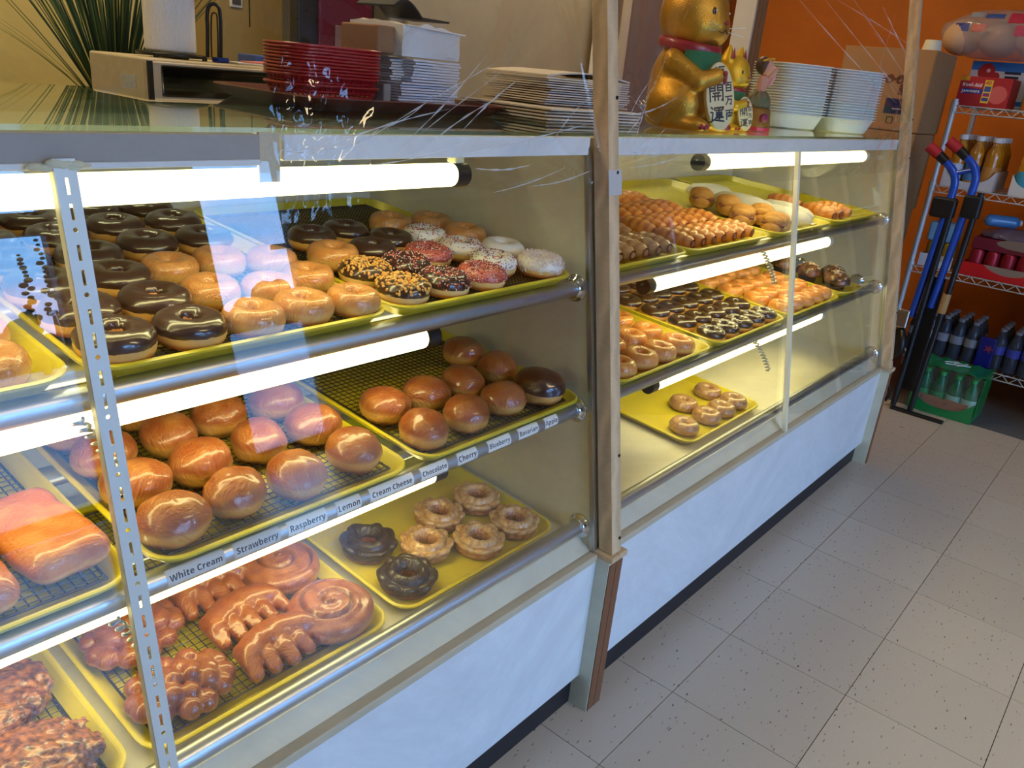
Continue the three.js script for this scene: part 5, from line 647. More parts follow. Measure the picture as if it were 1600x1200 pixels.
// ---------------------------------------------------------------- behind the counter
{
  const counter = thing('back_counter', 'back counter along the yellow wall', 'counter', [0, 0, 0]);
  part('worktop', rbox(2.1, 0.04, 0.75, 0.006, -0.05, 0.98, -1.62), std(C3(120, 104, 84), 0.5), counter); part('cabinet', span(-1.08, 0.98, 0.001, 0.96, -1.95, -1.27), MAT.creamTrim, counter);
  const CT = 1.0006;
  { // microwave oven
    const m = thing('microwave_oven', 'beige microwave oven with black glass door', 'microwave', [0.01, CT, -1.385]);
    part('body', rbox(0.52, 0.28, 0.27, 0.006, 0, 0.14, 0), std(C3(206, 190, 156), 0.5, { map: grime }), m);
    part('door_frame', rbox(0.525, 0.268, 0.016, 0.004, 0.004, 0.14, 0.14), std(C3(196, 182, 160), 0.45), m);
    part('door_glass', rbox(0.49, 0.25, 0.008, 0.003, 0.016, 0.143, 0.147), phy(C3(12, 12, 13), 0.08, { clearcoat: 1 }), m);
    part('door_edge', box(0.012, 0.27, 0.006, -0.255, 0.14, 0.149), MAT.black, m);
    for (const [y] of [[0.225], [0.17]]) for (let k = 0; k < 11; k++) part('vent_slot', box(0.003, 0.03, 0.0035, -0.2608, y, 0.028 + k * 0.0062), std(C3(212, 214, 214), 0.5), m);
  }
  { // paper towel holder on the microwave
    const t = thing('towel_holder', 'black wire paper towel holder with a white roll', 'paper towels', [-0.128, CT + 0.2806, -1.36]);
    part('roll', new THREE.LatheGeometry([[0.02, 0], [0.055, 0], [0.057, 0.004], [0.057, 0.274], [0.055, 0.278], [0.02, 0.278]].map(([a, b]) => new THREE.Vector2(a, b)), 36).translate(0, 0.014, 0), std(C3(232, 228, 222), 0.9, { bumpMap: fineBump, bumpScale: 0.002 }), t);
    part('base_ring', merge([new THREE.TorusGeometry(0.075, 0.004, 8, 36).rotateX(Math.PI / 2).translate(0, 0.008, 0), rod([-0.075, 0.008, 0], [0.075, 0.008, 0], 0.004), rod([0, 0.004, -0.075], [0, 0.004, 0.075], 0.004)]), MAT.black, t);
    part('foot', merge([[-0.06, 0.045], [0.06, 0.045], [0, -0.075]].map(([x, z]) => cyl(0.006, 0.006, 0.008, 10).translate(x, 0.004, z))), MAT.black, t);
    part('wire_loop', merge([tube([[0.062, 0.01, 0.055], [0.062, 0.08, 0.06], [0.062, 0.1, 0.06], [0.0665, 0.122, 0.063], [0.0755, 0.128, 0.068], [0.085, 0.122, 0.072], [0.088, 0.1, 0.074], [0.088, 0.08, 0.074], [0.088, 0.01, 0.07]], 0.0045, 60, 8), tube([[0.07, 0.01, 0.06], [0.07, 0.08, 0.063], [0.073, 0.108, 0.066], [0.08, 0.108, 0.069], [0.082, 0.08, 0.07], [0.082, 0.01, 0.068]], 0.002, 40, 6)]), MAT.black, t);
    part('loose_sheet', (() => { const q = new THREE.BoxGeometry(0.09, 0.0015, 0.1, 8, 1, 1), p = q.attributes.position; for (let i = 0; i < p.count; i++) p.setY(i, p.getY(i) + 0.018 * Math.sin((p.getX(i) + 0.045) * 30)); q.computeVertexNormals(); return q.translate(0.075, 0.155, 0.03); })(), std(C3(236, 232, 226), 0.9), t);
  }
  solo('blue_tub', rbox(0.03, 0.012, 0.03, 0.003, 0, 0.006, 0), phy(C3(30, 60, 150), 0.3), 'small blue plastic tub on the microwave', 'tub', [-0.035, CT + 0.2806, -1.3]);
  { const t = thing('paper_napkins', 'pink and white papers lying on the microwave', 'papers', [0.08, CT + 0.2806, -1.33]); part('white_sheet', rbox(0.12, 0.004, 0.1, 0.001, -0.02, 0.002, 0), MAT.paper, t); part('pink_sheet', rbox(0.1, 0.004, 0.06, 0.001, 0.02, 0.0065, 0.01).rotateZ(0.03), std(C3(216, 130, 130), 0.8), t); }
  { // spiky grass plant behind the microwave
    const g = thing('grass_plant', 'tall spiky green grass plant behind the microwave', 'plant', [-0.11, CT, -1.7]);
    part('pot', new THREE.LatheGeometry([[0.0001, 0], [0.06, 0], [0.075, 0.12], [0.07, 0.125], [0.0001, 0.11]].map(([a, b]) => new THREE.Vector2(a, b)), 24), std(C3(90, 60, 44), 0.8), g);
    const r = rng(21), mats = [std(C3(30, 62, 44), 0.6, { side: THREE.DoubleSide }), std(C3(54, 92, 60), 0.6, { side: THREE.DoubleSide }), std(C3(120, 130, 66), 0.6, { side: THREE.DoubleSide })], L = [[], [], []];
    const blade = (a, lean, len, w, droop) => { const n = 10, pos = [], idx = []; for (let i = 0; i <= n; i++) { const t = i / n, out = lean * len * t + droop * t * t * len, y = 0.11 + len * t * Math.sqrt(Math.max(0.1, 1 - lean * lean * 0.6)) - droop * 0.9 * t * t * t * len; const x = Math.cos(a) * (0.02 + out), z = Math.sin(a) * (0.02 + out) * 0.55, ww = w * (1 - t * 0.85); pos.push(x - ww, y, z + ww * 0.3, x, y, z + 0.0006 + ww * 0.5, x + ww, y, z - ww * 0.3); } for (let i = 0; i < n; i++) for (const k of [0, 1]) { const q = i * 3 + k; idx.push(q, q + 1, q + 3, q + 1, q + 4, q + 3); } const g2 = new THREE.BufferGeometry(); g2.setAttribute('position', new THREE.Float32BufferAttribute(pos, 3)); g2.setIndex(idx); g2.computeVertexNormals(); return g2; };
    for (let k = 0; k < 190; k++) part('blade', blade(r() * 6.28, 0.05 + 0.62 * r() ** 1.1, 0.45 + r() * 0.3, 0.0022 + r() * 0.0026, r() * 0.12), mats[r() < 0.5 ? 0 : r() < 0.6 ? 1 : 2], g);
    for (let k = 0; k < 6; k++) part('blade', blade(Math.PI + (r() - 0.5) * 0.8, 0.72, 0.55 + r() * 0.12, 0.0013, 0.3 + r() * 0.2), mats[2], g);
  }
  { // wall cabinet with switch plate
    const c = thing('wall_cabinet', 'tan metal cabinet with a switch plate on the yellow wall', 'cabinet', [0.0, 0, 0]);
    part('body', rbox(0.27, 1.25, 0.2, 0.005, 0.665, 1.69, -2.349), std(C3(172, 148, 92), 0.5, { map: grime }), c); part('seam', box(0.003, 0.9, 0.003, 0.655, 1.84, -2.2482), MAT.black, c);
    const s = part('switch_plate', rbox(0.05, 0.06, 0.006, 0.002, 0.6, 1.48, -2.2465), MAT.paper, c); part('screen', box(0.034, 0.026, 0.004, 0.6, 1.472, -2.2425), std(C3(80, 80, 76), 0.4), s); part('red_strip', box(0.03, 0.006, 0.004, 0.6, 1.5, -2.2425), std(C3(186, 96, 60), 0.6), s);
  }
  solo('blue_box', rbox(0.16, 0.3, 0.1, 0.004, 0, 0.15, 0), std(C3(58, 84, 150), 0.6), 'blue box standing on the back counter', 'box', [0.47, CT, -1.86]);
  { const d = thing('menu_board', 'maroon board in a black frame behind the baskets', 'sign board', [0.765, CT, -1.9]); part('frame', rbox(0.33, 1.0, 0.05, 0.006, 0, 0.5, 0), MAT.black, d); part('panel', rbox(0.23, 0.92, 0.012, 0.003, 0.03, 0.5, 0.028), phy(C3(86, 22, 40), 0.25), d); part('pale_print', rbox(0.1, 0.12, 0.003, 0.001, 0.03, 0.36, 0.0355), std(C3(110, 84, 84), 0.6), d); }
  { const d = thing('refrigerator', 'large beige refrigerator front next to the yellow wall', 'refrigerator', [1.74, 0, -2.12]); part('body', rbox(1.4, 2.1, 0.4, 0.01, 0, 1.05, 0), std(C3(162, 152, 130), 0.5, { map: grime }), d); part('door', rbox(1.33, 2.0, 0.03, 0.008, 0.03, 1.05, 0.216), std(C3(160, 150, 126), 0.5, { map: grime }), d); part('handle', rbox(0.03, 0.5, 0.03, 0.008, -0.58, 0.9, 0.248), MAT.alu, d); }
  { const d = thing('grey_cabinet', 'tall grey-brown cabinet behind the large cat', 'cabinet', [3.13, 0, -2.1]); part('body', rbox(1.14, 2.2, 0.4, 0.008, 0, 1.1, 0), std(C3(128, 112, 106), 0.6, { map: grime }), d); part('edge_trim', box(0.05, 2.18, 0.02, -0.545, 1.1, 0.21), std(C3(190, 180, 162), 0.6), d); part('handle', rbox(0.02, 0.25, 0.02, 0.005, 0.4, 0.9, 0.21), MAT.alu, d); }
  { const d = thing('white_board', 'white board leaning upright behind the paper bags', 'board', [2.3, 0, -1.84]); part('board', rbox(0.085, 1.9, 0.02, 0.003, 0, 0.95, 0), MAT.white, d); part('edge', rbox(0.03, 1.9, 0.022, 0.003, 0.059, 0.95, -0.002), std(C3(176, 172, 164), 0.5), d); }
}
// ---------------------------------------------------------------- cartons at the end of the farther case
{
  const print = canvasTex(512, 512, (c, w, h) => { c.fillStyle = 'rgb(166,122,78)'; c.fillRect(0, 0, w, h); c.strokeStyle = 'rgb(66,36,34)'; c.lineWidth = 13; c.beginPath(); for (let k = 0; k < 5; k++) { const x = 90 + k * 60; c.moveTo(x, 190); c.bezierCurveTo(x + 40, 120, x + 60, 210, x + 20, 210); c.bezierCurveTo(x - 10, 205, x + 30, 150, x + 60, 195); } c.stroke(); c.fillStyle = 'rgb(40,32,46)'; c.fillRect(360, 215, 60, 70); c.fillStyle = 'rgb(190,150,104)'; c.fillRect(386, 222, 36, 44); c.fillStyle = 'rgb(30,30,76)'; c.fillRect(300, 310, 150, 100); c.fillStyle = 'rgb(176,160,150)'; c.fillRect(345, 372, 50, 8); c.strokeStyle = 'rgb(40,34,32)'; c.lineWidth = 6; c.strokeRect(330, 432, 34, 40); });
  const carton = (pos, w, h, d, label, tex) => { const o = thing('cardboard_box', label, 'carton', pos, 'stacked cartons'); part('carton', rbox(w, h, d, 0.004, 0, h / 2, 0), MAT.cardboard, o); if (tex) part('printed_face', (() => { const g = new THREE.BoxGeometry(0.002, h - 0.012, d - 0.012); g.translate(-w / 2 - 0.0006, h / 2, 0); return g; })(), std(0xffffff, 0.85, { map: print }), o); part('tape', box(w * 0.98, 0.001, 0.05, 0, h + 0.0006, 0), std(C3(176, 138, 92), 0.4), o); part('flap_seam', box(w * 0.98, 0.0006, 0.002, 0, h + 0.0012, 0), std(C3(70, 48, 30), 0.8), o); return o; };
  carton([3.03, 0, -0.665], 0.34, 0.46, 0.4, 'plain brown cardboard carton at the bottom of the stack'); carton([3.03, 0.462, -0.665], 0.33, 0.42, 0.39, 'plain brown cardboard carton in the middle of the stack'); carton([3.03, 0.884, -0.66], 0.34, 0.35, 0.4, 'brown cardboard carton below the printed one'); carton([3.03, 1.2365, -0.655], 0.34, 0.345, 0.4, 'brown cardboard carton with dark print on top of the stack', true);
  const cup = thing('foam_cup', 'upturned white foam cup on the top carton', 'cup', [2.99, 1.5835, -0.52]); part('cup', new THREE.LatheGeometry([[0.0001, 0.046], [0.032, 0.046], [0.034, 0.044], [0.041, 0.0], [0.039, 0.0], [0.031, 0.042], [0.0001, 0.042]].map(([a, b]) => new THREE.Vector2(a, b)), 28), std(C3(222, 216, 190), 0.7), cup); part('rim', new THREE.TorusGeometry(0.0405, 0.0018, 6, 28).rotateX(Math.PI / 2).translate(0, 0.002, 0), std(C3(222, 216, 190), 0.7), cup);
}
// ---------------------------------------------------------------- wire shelving with stock
const SX = 3.15, SZ0 = -0.405, SZ1 = 0.44, LV = [0.2, 0.622, 1.01, 1.372];
{
  const u = thing('wire_shelving', 'white wire shelving unit against the orange wall', 'shelving', [0, 0, 0]); const wm = std(C3(206, 206, 204), 0.4, { metal: 0.3 }), sxd = 3.6;
  for (const [x, z] of [[SX + 0.012, SZ0], [SX + 0.012, SZ1], [sxd, SZ0], [sxd, SZ1]]) { const p = part('post', cyl(0.0125, 0.0125, 1.4, 16).translate(0, 0.7, 0), wm, u, [x, 0.0, z]); for (const y of LV) part('sleeve', cyl(0.017, 0.0155, 0.05, 16).translate(0, y - 0.01, 0), wm, p); }
  for (const y of LV) {
    const s = part('shelf', (() => { const l = []; for (let z = SZ0 + 0.03; z < SZ1; z += 0.026) l.push(rod([SX, y, z], [sxd, y, z], 0.0018, 5)); for (const x of [3.3, 3.45]) l.push(rod([x, y - 0.004, SZ0], [x, y - 0.004, SZ1], 0.0025, 6)); return merge(l); })(), wm, u);
    for (const x of [SX, sxd]) { const l = [rod([x, y, SZ0], [x, y, SZ1], 0.0028, 6), rod([x, y - 0.03, SZ0], [x, y - 0.03, SZ1], 0.0028, 6)]; let k = 0; for (let z = SZ0 + 0.02; z < SZ1 - 0.03; z += 0.032, k++) l.push(k % 2 ? rod([x, y - 0.03, z], [x, y, z + 0.032], 0.002, 5) : rod([x, y, z], [x, y - 0.03, z + 0.032], 0.002, 5)); part('truss', merge(l), wm, s); }
  }
  const Y = LV.map((y) => y + 0.0025);
  // top shelf: sweets and a bag of buns
  const front = (o, w, h, x, draw, tw = 256, name = 'printed_face') => { const g = new THREE.BoxGeometry(0.002, h, w); g.translate(x, h / 2, 0); const uv = g.attributes.uv; return part(name, g, std(0xffffff, 0.5, { map: canvasTex(tw, Math.round(tw * h / w), draw) }), o); };
  { const o = thing('candy_box', 'red box of drink pouches on the top wire shelf', 'box', [3.274, Y[3], -0.305]); part('carton', rbox(0.18, 0.128, 0.215, 0.003, 0, 0.064, 0), std(C3(164, 26, 34), 0.5), o); front(o, 0.213, 0.126, -0.0905, (c, w, h) => { c.fillStyle = 'rgb(178,30,40)'; c.fillRect(0, 0, w, h); c.fillStyle = 'rgb(214,150,30)'; c.fillRect(0, 0, 44, 22); c.fillStyle = 'rgb(214,96,90)'; c.beginPath(); c.arc(200, 84, 46, 0, 7); c.fill(); c.fillStyle = 'rgb(238,232,226)'; c.font = 'bold 25px sans-serif'; c.fillText('Kool-Aid', 14, 50); c.fillStyle = 'rgb(34,50,130)'; c.fillRect(16, 60, 112, 26); c.fillStyle = 'rgb(238,232,226)'; c.font = 'bold 21px sans-serif'; c.fillText('Jammers', 18, 80); c.fillStyle = 'rgb(232,196,60)'; c.fillRect(124, 12, 40, 118); c.fillStyle = 'rgb(190,30,36)'; c.font = 'bold 26px sans-serif'; c.fillText('40', 128, 36); c.fillStyle = 'rgb(70,86,150)'; c.fillRect(128, 44, 32, 28); c.fillStyle = 'rgb(140,50,120)'; c.fillRect(128, 78, 32, 18); c.fillStyle = 'rgb(60,70,140)'; c.fillRect(128, 102, 32, 18); }); }
  { const o = thing('candy_box', 'blue and white box with red cherries behind the red one', 'box', [3.394, Y[3], -0.3]); part('carton', rbox(0.04, 0.205, 0.25, 0.003, 0, 0.1025, 0), std(C3(206, 208, 212), 0.5), o); front(o, 0.248, 0.203, -0.0205, (c, w, h) => { c.fillStyle = 'rgb(214,216,220)'; c.fillRect(0, 0, w, h); c.fillStyle = 'rgb(40,120,190)'; c.fillRect(0, 0, w, 40); c.fillRect(0, h - 40, w, 20); c.fillStyle = 'rgb(184,24,40)'; c.beginPath(); c.arc(70, 46, 38, 0, 7); c.fill(); c.beginPath(); c.arc(112, 66, 20, 0, 7); c.fill(); c.fillStyle = 'rgb(232,180,180)'; c.beginPath(); c.arc(78, 40, 9, 0, 7); c.fill(); c.fillStyle = 'rgb(28,34,60)'; for (let k = 0; k < 3; k++) c.fillRect(150 + k * 4, 40 + k * 20, 70 - k * 10, 11); c.fillStyle = 'rgb(180,186,192)'; for (let k = 0; k < 12; k++) c.fillRect(12 + k * 3, 84, 2, 26); }); }
  { const o = thing('bread_bag', 'clear printed plastic bag of buns on top of the sweets', 'bag', [3.31, Y[3] + 0.2065, -0.39]); o.scale.set(1.15, 1.45, 1.3); const bagS = (x, y, z) => (Math.hypot(x / 0.1, (y - 0.072) / 0.075, (z - 0.06) / 0.21) - 1) * 0.075 + 0.008 * fbm(x * 16, y * 16, z * 16, 3); part('buns', uvSphereLike(sdfMesh((x, y, z) => Math.max(Math.min(...[-0.07, 0.05, 0.17].map((q) => (Math.hypot(x / 0.085, (y - 0.062) / 0.055, (z - q) / 0.068) - 1) * 0.055)), 0.004 - y), [-0.11, 0, -0.16], [0.11, 0.15, 0.26], 0.009)), std(C3(206, 168, 132), 0.8), o); const fg = sdfMesh((x, y, z) => Math.max(bagS(x, y, z), 0.001 - y), [-0.13, -0.008, -0.19], [0.13, 0.19, 0.31], 0.008); part('film', uvSphereLike(fg), phy(C3(232, 222, 222), 0.12, { transmission: 0.75, thickness: 0, ior: 1.45 }), o);
    const patch = (y0, z0, dy, dz, col) => { const q = new THREE.PlaneGeometry(dz, dy, 10, 8).rotateY(-Math.PI / 2), p = q.attributes.position; for (let i = 0; i < p.count; i++) { const y = y0 + p.getY(i), z = z0 + p.getZ(i); let x = -0.12; for (let s = 0; s < 60 && bagS(x, y, z) > 0.0012; s++) x += 0.002; p.setXYZ(i, x, y, z); } q.computeVertexNormals(); part('print', q, std(col, 0.5, { side: THREE.DoubleSide }), o); }; patch(0.088, -0.068, 0.024, 0.05, C3(26, 44, 140)); patch(0.086, -0.01, 0.022, 0.045, C3(206, 110, 104)); patch(0.122, 0.03, 0.014, 0.06, C3(60, 84, 150)); patch(0.118, 0.11, 0.03, 0.07, C3(190, 46, 70)); patch(0.082, 0.135, 0.03, 0.06, C3(200, 70, 90)); patch(0.126, -0.03, 0.016, 0.045, C3(150, 156, 176)); }
  solo('green_carton', rbox(0.2, 0.12, 0.3, 0.004, 0, 0.06, 0), std(C3(74, 120, 44), 0.6), 'green carton on the top shelf at the right edge', 'box', [3.32, Y[3], 0.06]);
  // juice bottles in carton trays
  const amber = phy(C3(196, 128, 26), 0.12, { clearcoat: 1, clearcoatRoughness: 0.05 }), bottleG = new THREE.LatheGeometry([[0.0001, 0], [0.03, 0], [0.033, 0.004], [0.033, 0.12], [0.031, 0.135], [0.033, 0.15], [0.03, 0.17], [0.016, 0.2], [0.0135, 0.205], [0.0135, 0.214], [0.0001, 0.214]].map(([a, b]) => new THREE.Vector2(a, b)), 20), capG = cyl(0.0195, 0.0195, 0.022, 18).translate(0, 0.224, 0), lab = cyl(0.0335, 0.0335, 0.07, 20, true).translate(0, 0.07, 0), capM = std(C3(222, 222, 226), 0.5);
  const bottle = (x, z, label, c) => { const o = thing('juice_bottle', label, 'bottle', [x, Y[2] + 0.003, z], 'juice bottles'); part('bottle', bottleG, amber, o); part('cap', capG, capM, o); part('wrapper', lab, std(c, 0.5), o); };
  for (let i = 0; i < 3; i++) for (let j = 0; j < 4; j++) bottle(3.205 + j * 0.072, -0.335 + i * 0.072, `amber juice bottle, ${ORD[j]} from the front, ${ORD[i]} row from the shelf post`, [C3(190, 196, 210), C3(70, 130, 190), C3(206, 140, 60)][i]);
  for (let i = 0; i < 3; i++) for (let j = 0; j < 2; j++) bottle(3.205 + j * 0.072, -0.045 + i * 0.08, `amber juice bottle in the right-hand tray, ${ORD[i]} from its left, ${ORD[j]} from front`, [C3(60, 150, 180), C3(196, 190, 170), C3(70, 90, 160)][i]);
  const trayBox = (z0, z1, label) => { const o = thing('carton_tray', label, 'tray', [SX + 0.018, Y[2], z0], 'cut-out carton trays'); const w = z1 - z0, s = new THREE.Shape(); s.moveTo(0, 0); s.lineTo(w, 0); s.lineTo(w, 0.09); s.lineTo(w - 0.02, 0.06); s.bezierCurveTo(w - 0.05, 0.02, 0.05, 0.02, 0.02, 0.06); s.lineTo(0, 0.09); s.closePath(); part('front_wall', new THREE.ExtrudeGeometry(s, { depth: 0.003, bevelEnabled: false }).rotateY(-Math.PI / 2), std(C3(214, 210, 206), 0.7), o); part('side_wall', box(0.28, 0.09, 0.003, 0.14, 0.045, 0.0), std(C3(206, 202, 200), 0.7), o); part('side_wall', box(0.28, 0.09, 0.003, 0.14, 0.045, w), std(C3(206, 202, 200), 0.7), o); part('floor_sheet', box(0.28, 0.002, w, 0.14, 0.001, w / 2), std(C3(150, 112, 80), 0.8), o); };
  trayBox(-0.375, -0.155, 'white cut-out carton tray behind the blue hand truck'); trayBox(-0.085, 0.16, 'white cut-out carton tray at the right edge, second shelf');
  solo('snack_carton', rbox(0.1, 0.06, 0.2, 0.003, 0, 0.03, 0), std(C3(120, 128, 60), 0.7), 'olive carton behind the right juice tray', 'box', [3.53, Y[2], 0.03]);
  // third shelf: canned drinks
  const canG = new THREE.LatheGeometry([[0.0001, 0], [0.024, 0], [0.032, 0.008], [0.032, 0.108], [0.026, 0.12], [0.0255, 0.122], [0.024, 0.119], [0.0001, 0.117]].map(([a, b]) => new THREE.Vector2(a, b)), 20);
  const can = (x, y, z, label, c, g) => { const o = thing('drink_can', label, 'can', [x, y, z], g); part('can', canG, phy(c, 0.3, { metal: 0.5 }), o); part('lid', cyl(0.0242, 0.0242, 0.0015, 18).translate(0, 0.1185, 0), MAT.alu, o); };
  for (let i = 0; i < 5; i++) for (let j = 0; j < 2; j++) can(3.215 + j * 0.067, Y[1] + 0.003, -0.14 + i * 0.068, `red drink can, ${ORD[i]} from the left, ${ORD[j]} row`, C3(170, 40, 56), 'red drink cans');
  for (let i = 0; i < 2; i++) for (let j = 0; j < 2; j++) can(3.224 + j * 0.067, Y[1] + 0.003, -0.338 + i * 0.067, `yellow drink can, ${ORD[i]} from the shelf post, ${ORD[j]} row`, C3(176, 140, 30), 'yellow drink cans');
  const flat = (pos, d, w, h, c, cut, label) => { const o = thing('can_tray', label, 'tray', pos, 'can trays'); const s = new THREE.Shape(); s.moveTo(0, 0); s.lineTo(w, 0); s.lineTo(w, h); s.lineTo(w * 0.85, h); s.bezierCurveTo(w * 0.7, h * 0.25, w * 0.4, h * 0.25, w * 0.25, h); s.lineTo(0, h); s.closePath(); part('front_wall', new THREE.ExtrudeGeometry(s, { depth: 0.003, bevelEnabled: false }).rotateY(-Math.PI / 2), std(c, 0.5), o); part('cut_edge', (() => { const q = new THREE.Shape(); q.moveTo(w * 0.25, h); q.bezierCurveTo(w * 0.4, h * 0.25, w * 0.7, h * 0.25, w * 0.85, h); q.lineTo(w * 0.25, h); return new THREE.ExtrudeGeometry(q, { depth: 0.0025, bevelEnabled: false }).rotateY(-Math.PI / 2).translate(0.001, 0, 0); })(), std(cut, 0.7), o); part('side_wall', box(d, h, 0.003, d / 2, h / 2, 0.0015), std(c, 0.5), o); part('floor_sheet', box(d, 0.002, w, d / 2, 0.001, w / 2), std(cut, 0.8), o); };
  flat([SX + 0.02, Y[1], -0.185], 0.2, 0.36, 0.062, C3(206, 16, 22), C3(150, 128, 110), 'bright red can tray on the third shelf');
  flat([SX + 0.032, Y[1], -0.38], 0.15, 0.15, 0.062, C3(200, 200, 208), C3(176, 170, 160), 'white can tray with blue print beside the shelf post');
  { const o = thing('wrapped_case', 'dark maroon shrink-wrapped case on top of the red cans', 'drinks case', [3.29, Y[1] + 0.1258, 0.0]); part('carton', rbox(0.2, 0.055, 0.34, 0.004, 0, 0.0275, 0), std(C3(120, 20, 44), 0.5), o); part('tan_front', (() => { const s = new THREE.Shape(); s.absellipse(0, 0, 0.1, 0.022, 0, Math.PI * 2); return new THREE.ExtrudeGeometry(s, { depth: 0.003, bevelEnabled: false }).rotateY(-Math.PI / 2).translate(-0.1, 0.042, 0.03); })(), std(C3(140, 116, 98), 0.7), o); part('film_top', uvSphereLike(sdfMesh((x, y, z) => Math.max((Math.hypot(x / 0.1, (y - 0.06) / 0.05, z / 0.17) - 1) * 0.05 + 0.01 * fbm(x * 30, y * 30, z * 30, 2), 0.056 - y), [-0.12, 0.04, -0.2], [0.12, 0.13, 0.2], 0.01)), phy(C3(150, 130, 150), 0.12, { transmission: 0.5, thickness: 0 }), o); }
  { const o = thing('water_bottle', 'blue plastic bottle lying on the maroon case', 'bottle', [3.25, Y[1] + 0.262, -0.085]); part('bottle', new THREE.CapsuleGeometry(0.028, 0.1, 6, 14).rotateX(Math.PI / 2).rotateY(0.5), phy(C3(70, 130, 200), 0.15), o); part('cap', cyl(0.014, 0.014, 0.018, 12).rotateX(Math.PI / 2).translate(0, 0, 0.075).rotateY(0.5), capM, o); }
  solo('tissue_pack', rbox(0.12, 0.09, 0.13, 0.012, 0, 0.045, 0), std(C3(110, 158, 196), 0.6), 'pale blue soft pack on the yellow cans', 'pack', [3.25, Y[1] + 0.1256, -0.31]);
  // bottom shelf: water in shrink wrap
  const clear = phy(C3(120, 128, 148), 0.08, { transmission: 0.8, thickness: 0, ior: 1.35 }), wG = new THREE.LatheGeometry([[0.0001, 0], [0.029, 0], [0.031, 0.004], [0.031, 0.06], [0.029, 0.066], [0.031, 0.072], [0.031, 0.13], [0.024, 0.16], [0.0125, 0.18], [0.0125, 0.192], [0.0001, 0.192]].map(([a, b]) => new THREE.Vector2(a, b)), 18), wC = cyl(0.0145, 0.0145, 0.014, 14).translate(0, 0.197, 0), wcM = std(C3(120, 122, 134), 0.5), wL = cyl(0.0314, 0.0314, 0.04, 18, true).translate(0, 0.1, 0);
  const pack = (x0, z0, nx, nzc, label, wrapC, lc, g) => { for (let i = 0; i < nx; i++) for (let j = 0; j < nzc; j++) { const o = thing('water_bottle', `${label}, ${ORD[i]} from the front, ${ORD[j]} from the left`, 'bottle', [x0 + i * 0.065, Y[0] + 0.002, z0 + j * 0.065], g); part('bottle', wG, clear, o); part('cap', wC, wcM, o); part('wrapper', wL, std(lc, 0.5), o); } };
  pack(3.2, -0.31, 4, 5, 'clear water bottle of left pack', null, C3(128, 128, 138), 'bottles of the left water pack'); pack(3.2, 0.07, 4, 4, 'clear water bottle of right pack', null, C3(60, 66, 160), 'bottles of the right water pack');
  { const o = thing('pack_sleeve', 'dark blue wrapper between the two water packs', 'wrapper', [3.19, Y[0], 0.025]); part('sleeve', rbox(0.03, 0.15, 0.075, 0.008, -0.01, 0.077, 0), phy(C3(18, 22, 116), 0.25), o); part('star', (() => { const s = new THREE.Shape(); for (let k = 0; k < 10; k++) { const a = k * Math.PI / 5, q = k % 2 ? 0.008 : 0.022; k ? s.lineTo(Math.cos(a) * q, Math.sin(a) * q) : s.moveTo(q, 0); } s.closePath(); return new THREE.ExtrudeGeometry(s, { depth: 0.002, bevelEnabled: false }).rotateY(-Math.PI / 2).translate(-0.0255, 0.1, 0.01); })(), std(C3(150, 40, 60), 0.5), o); }
}
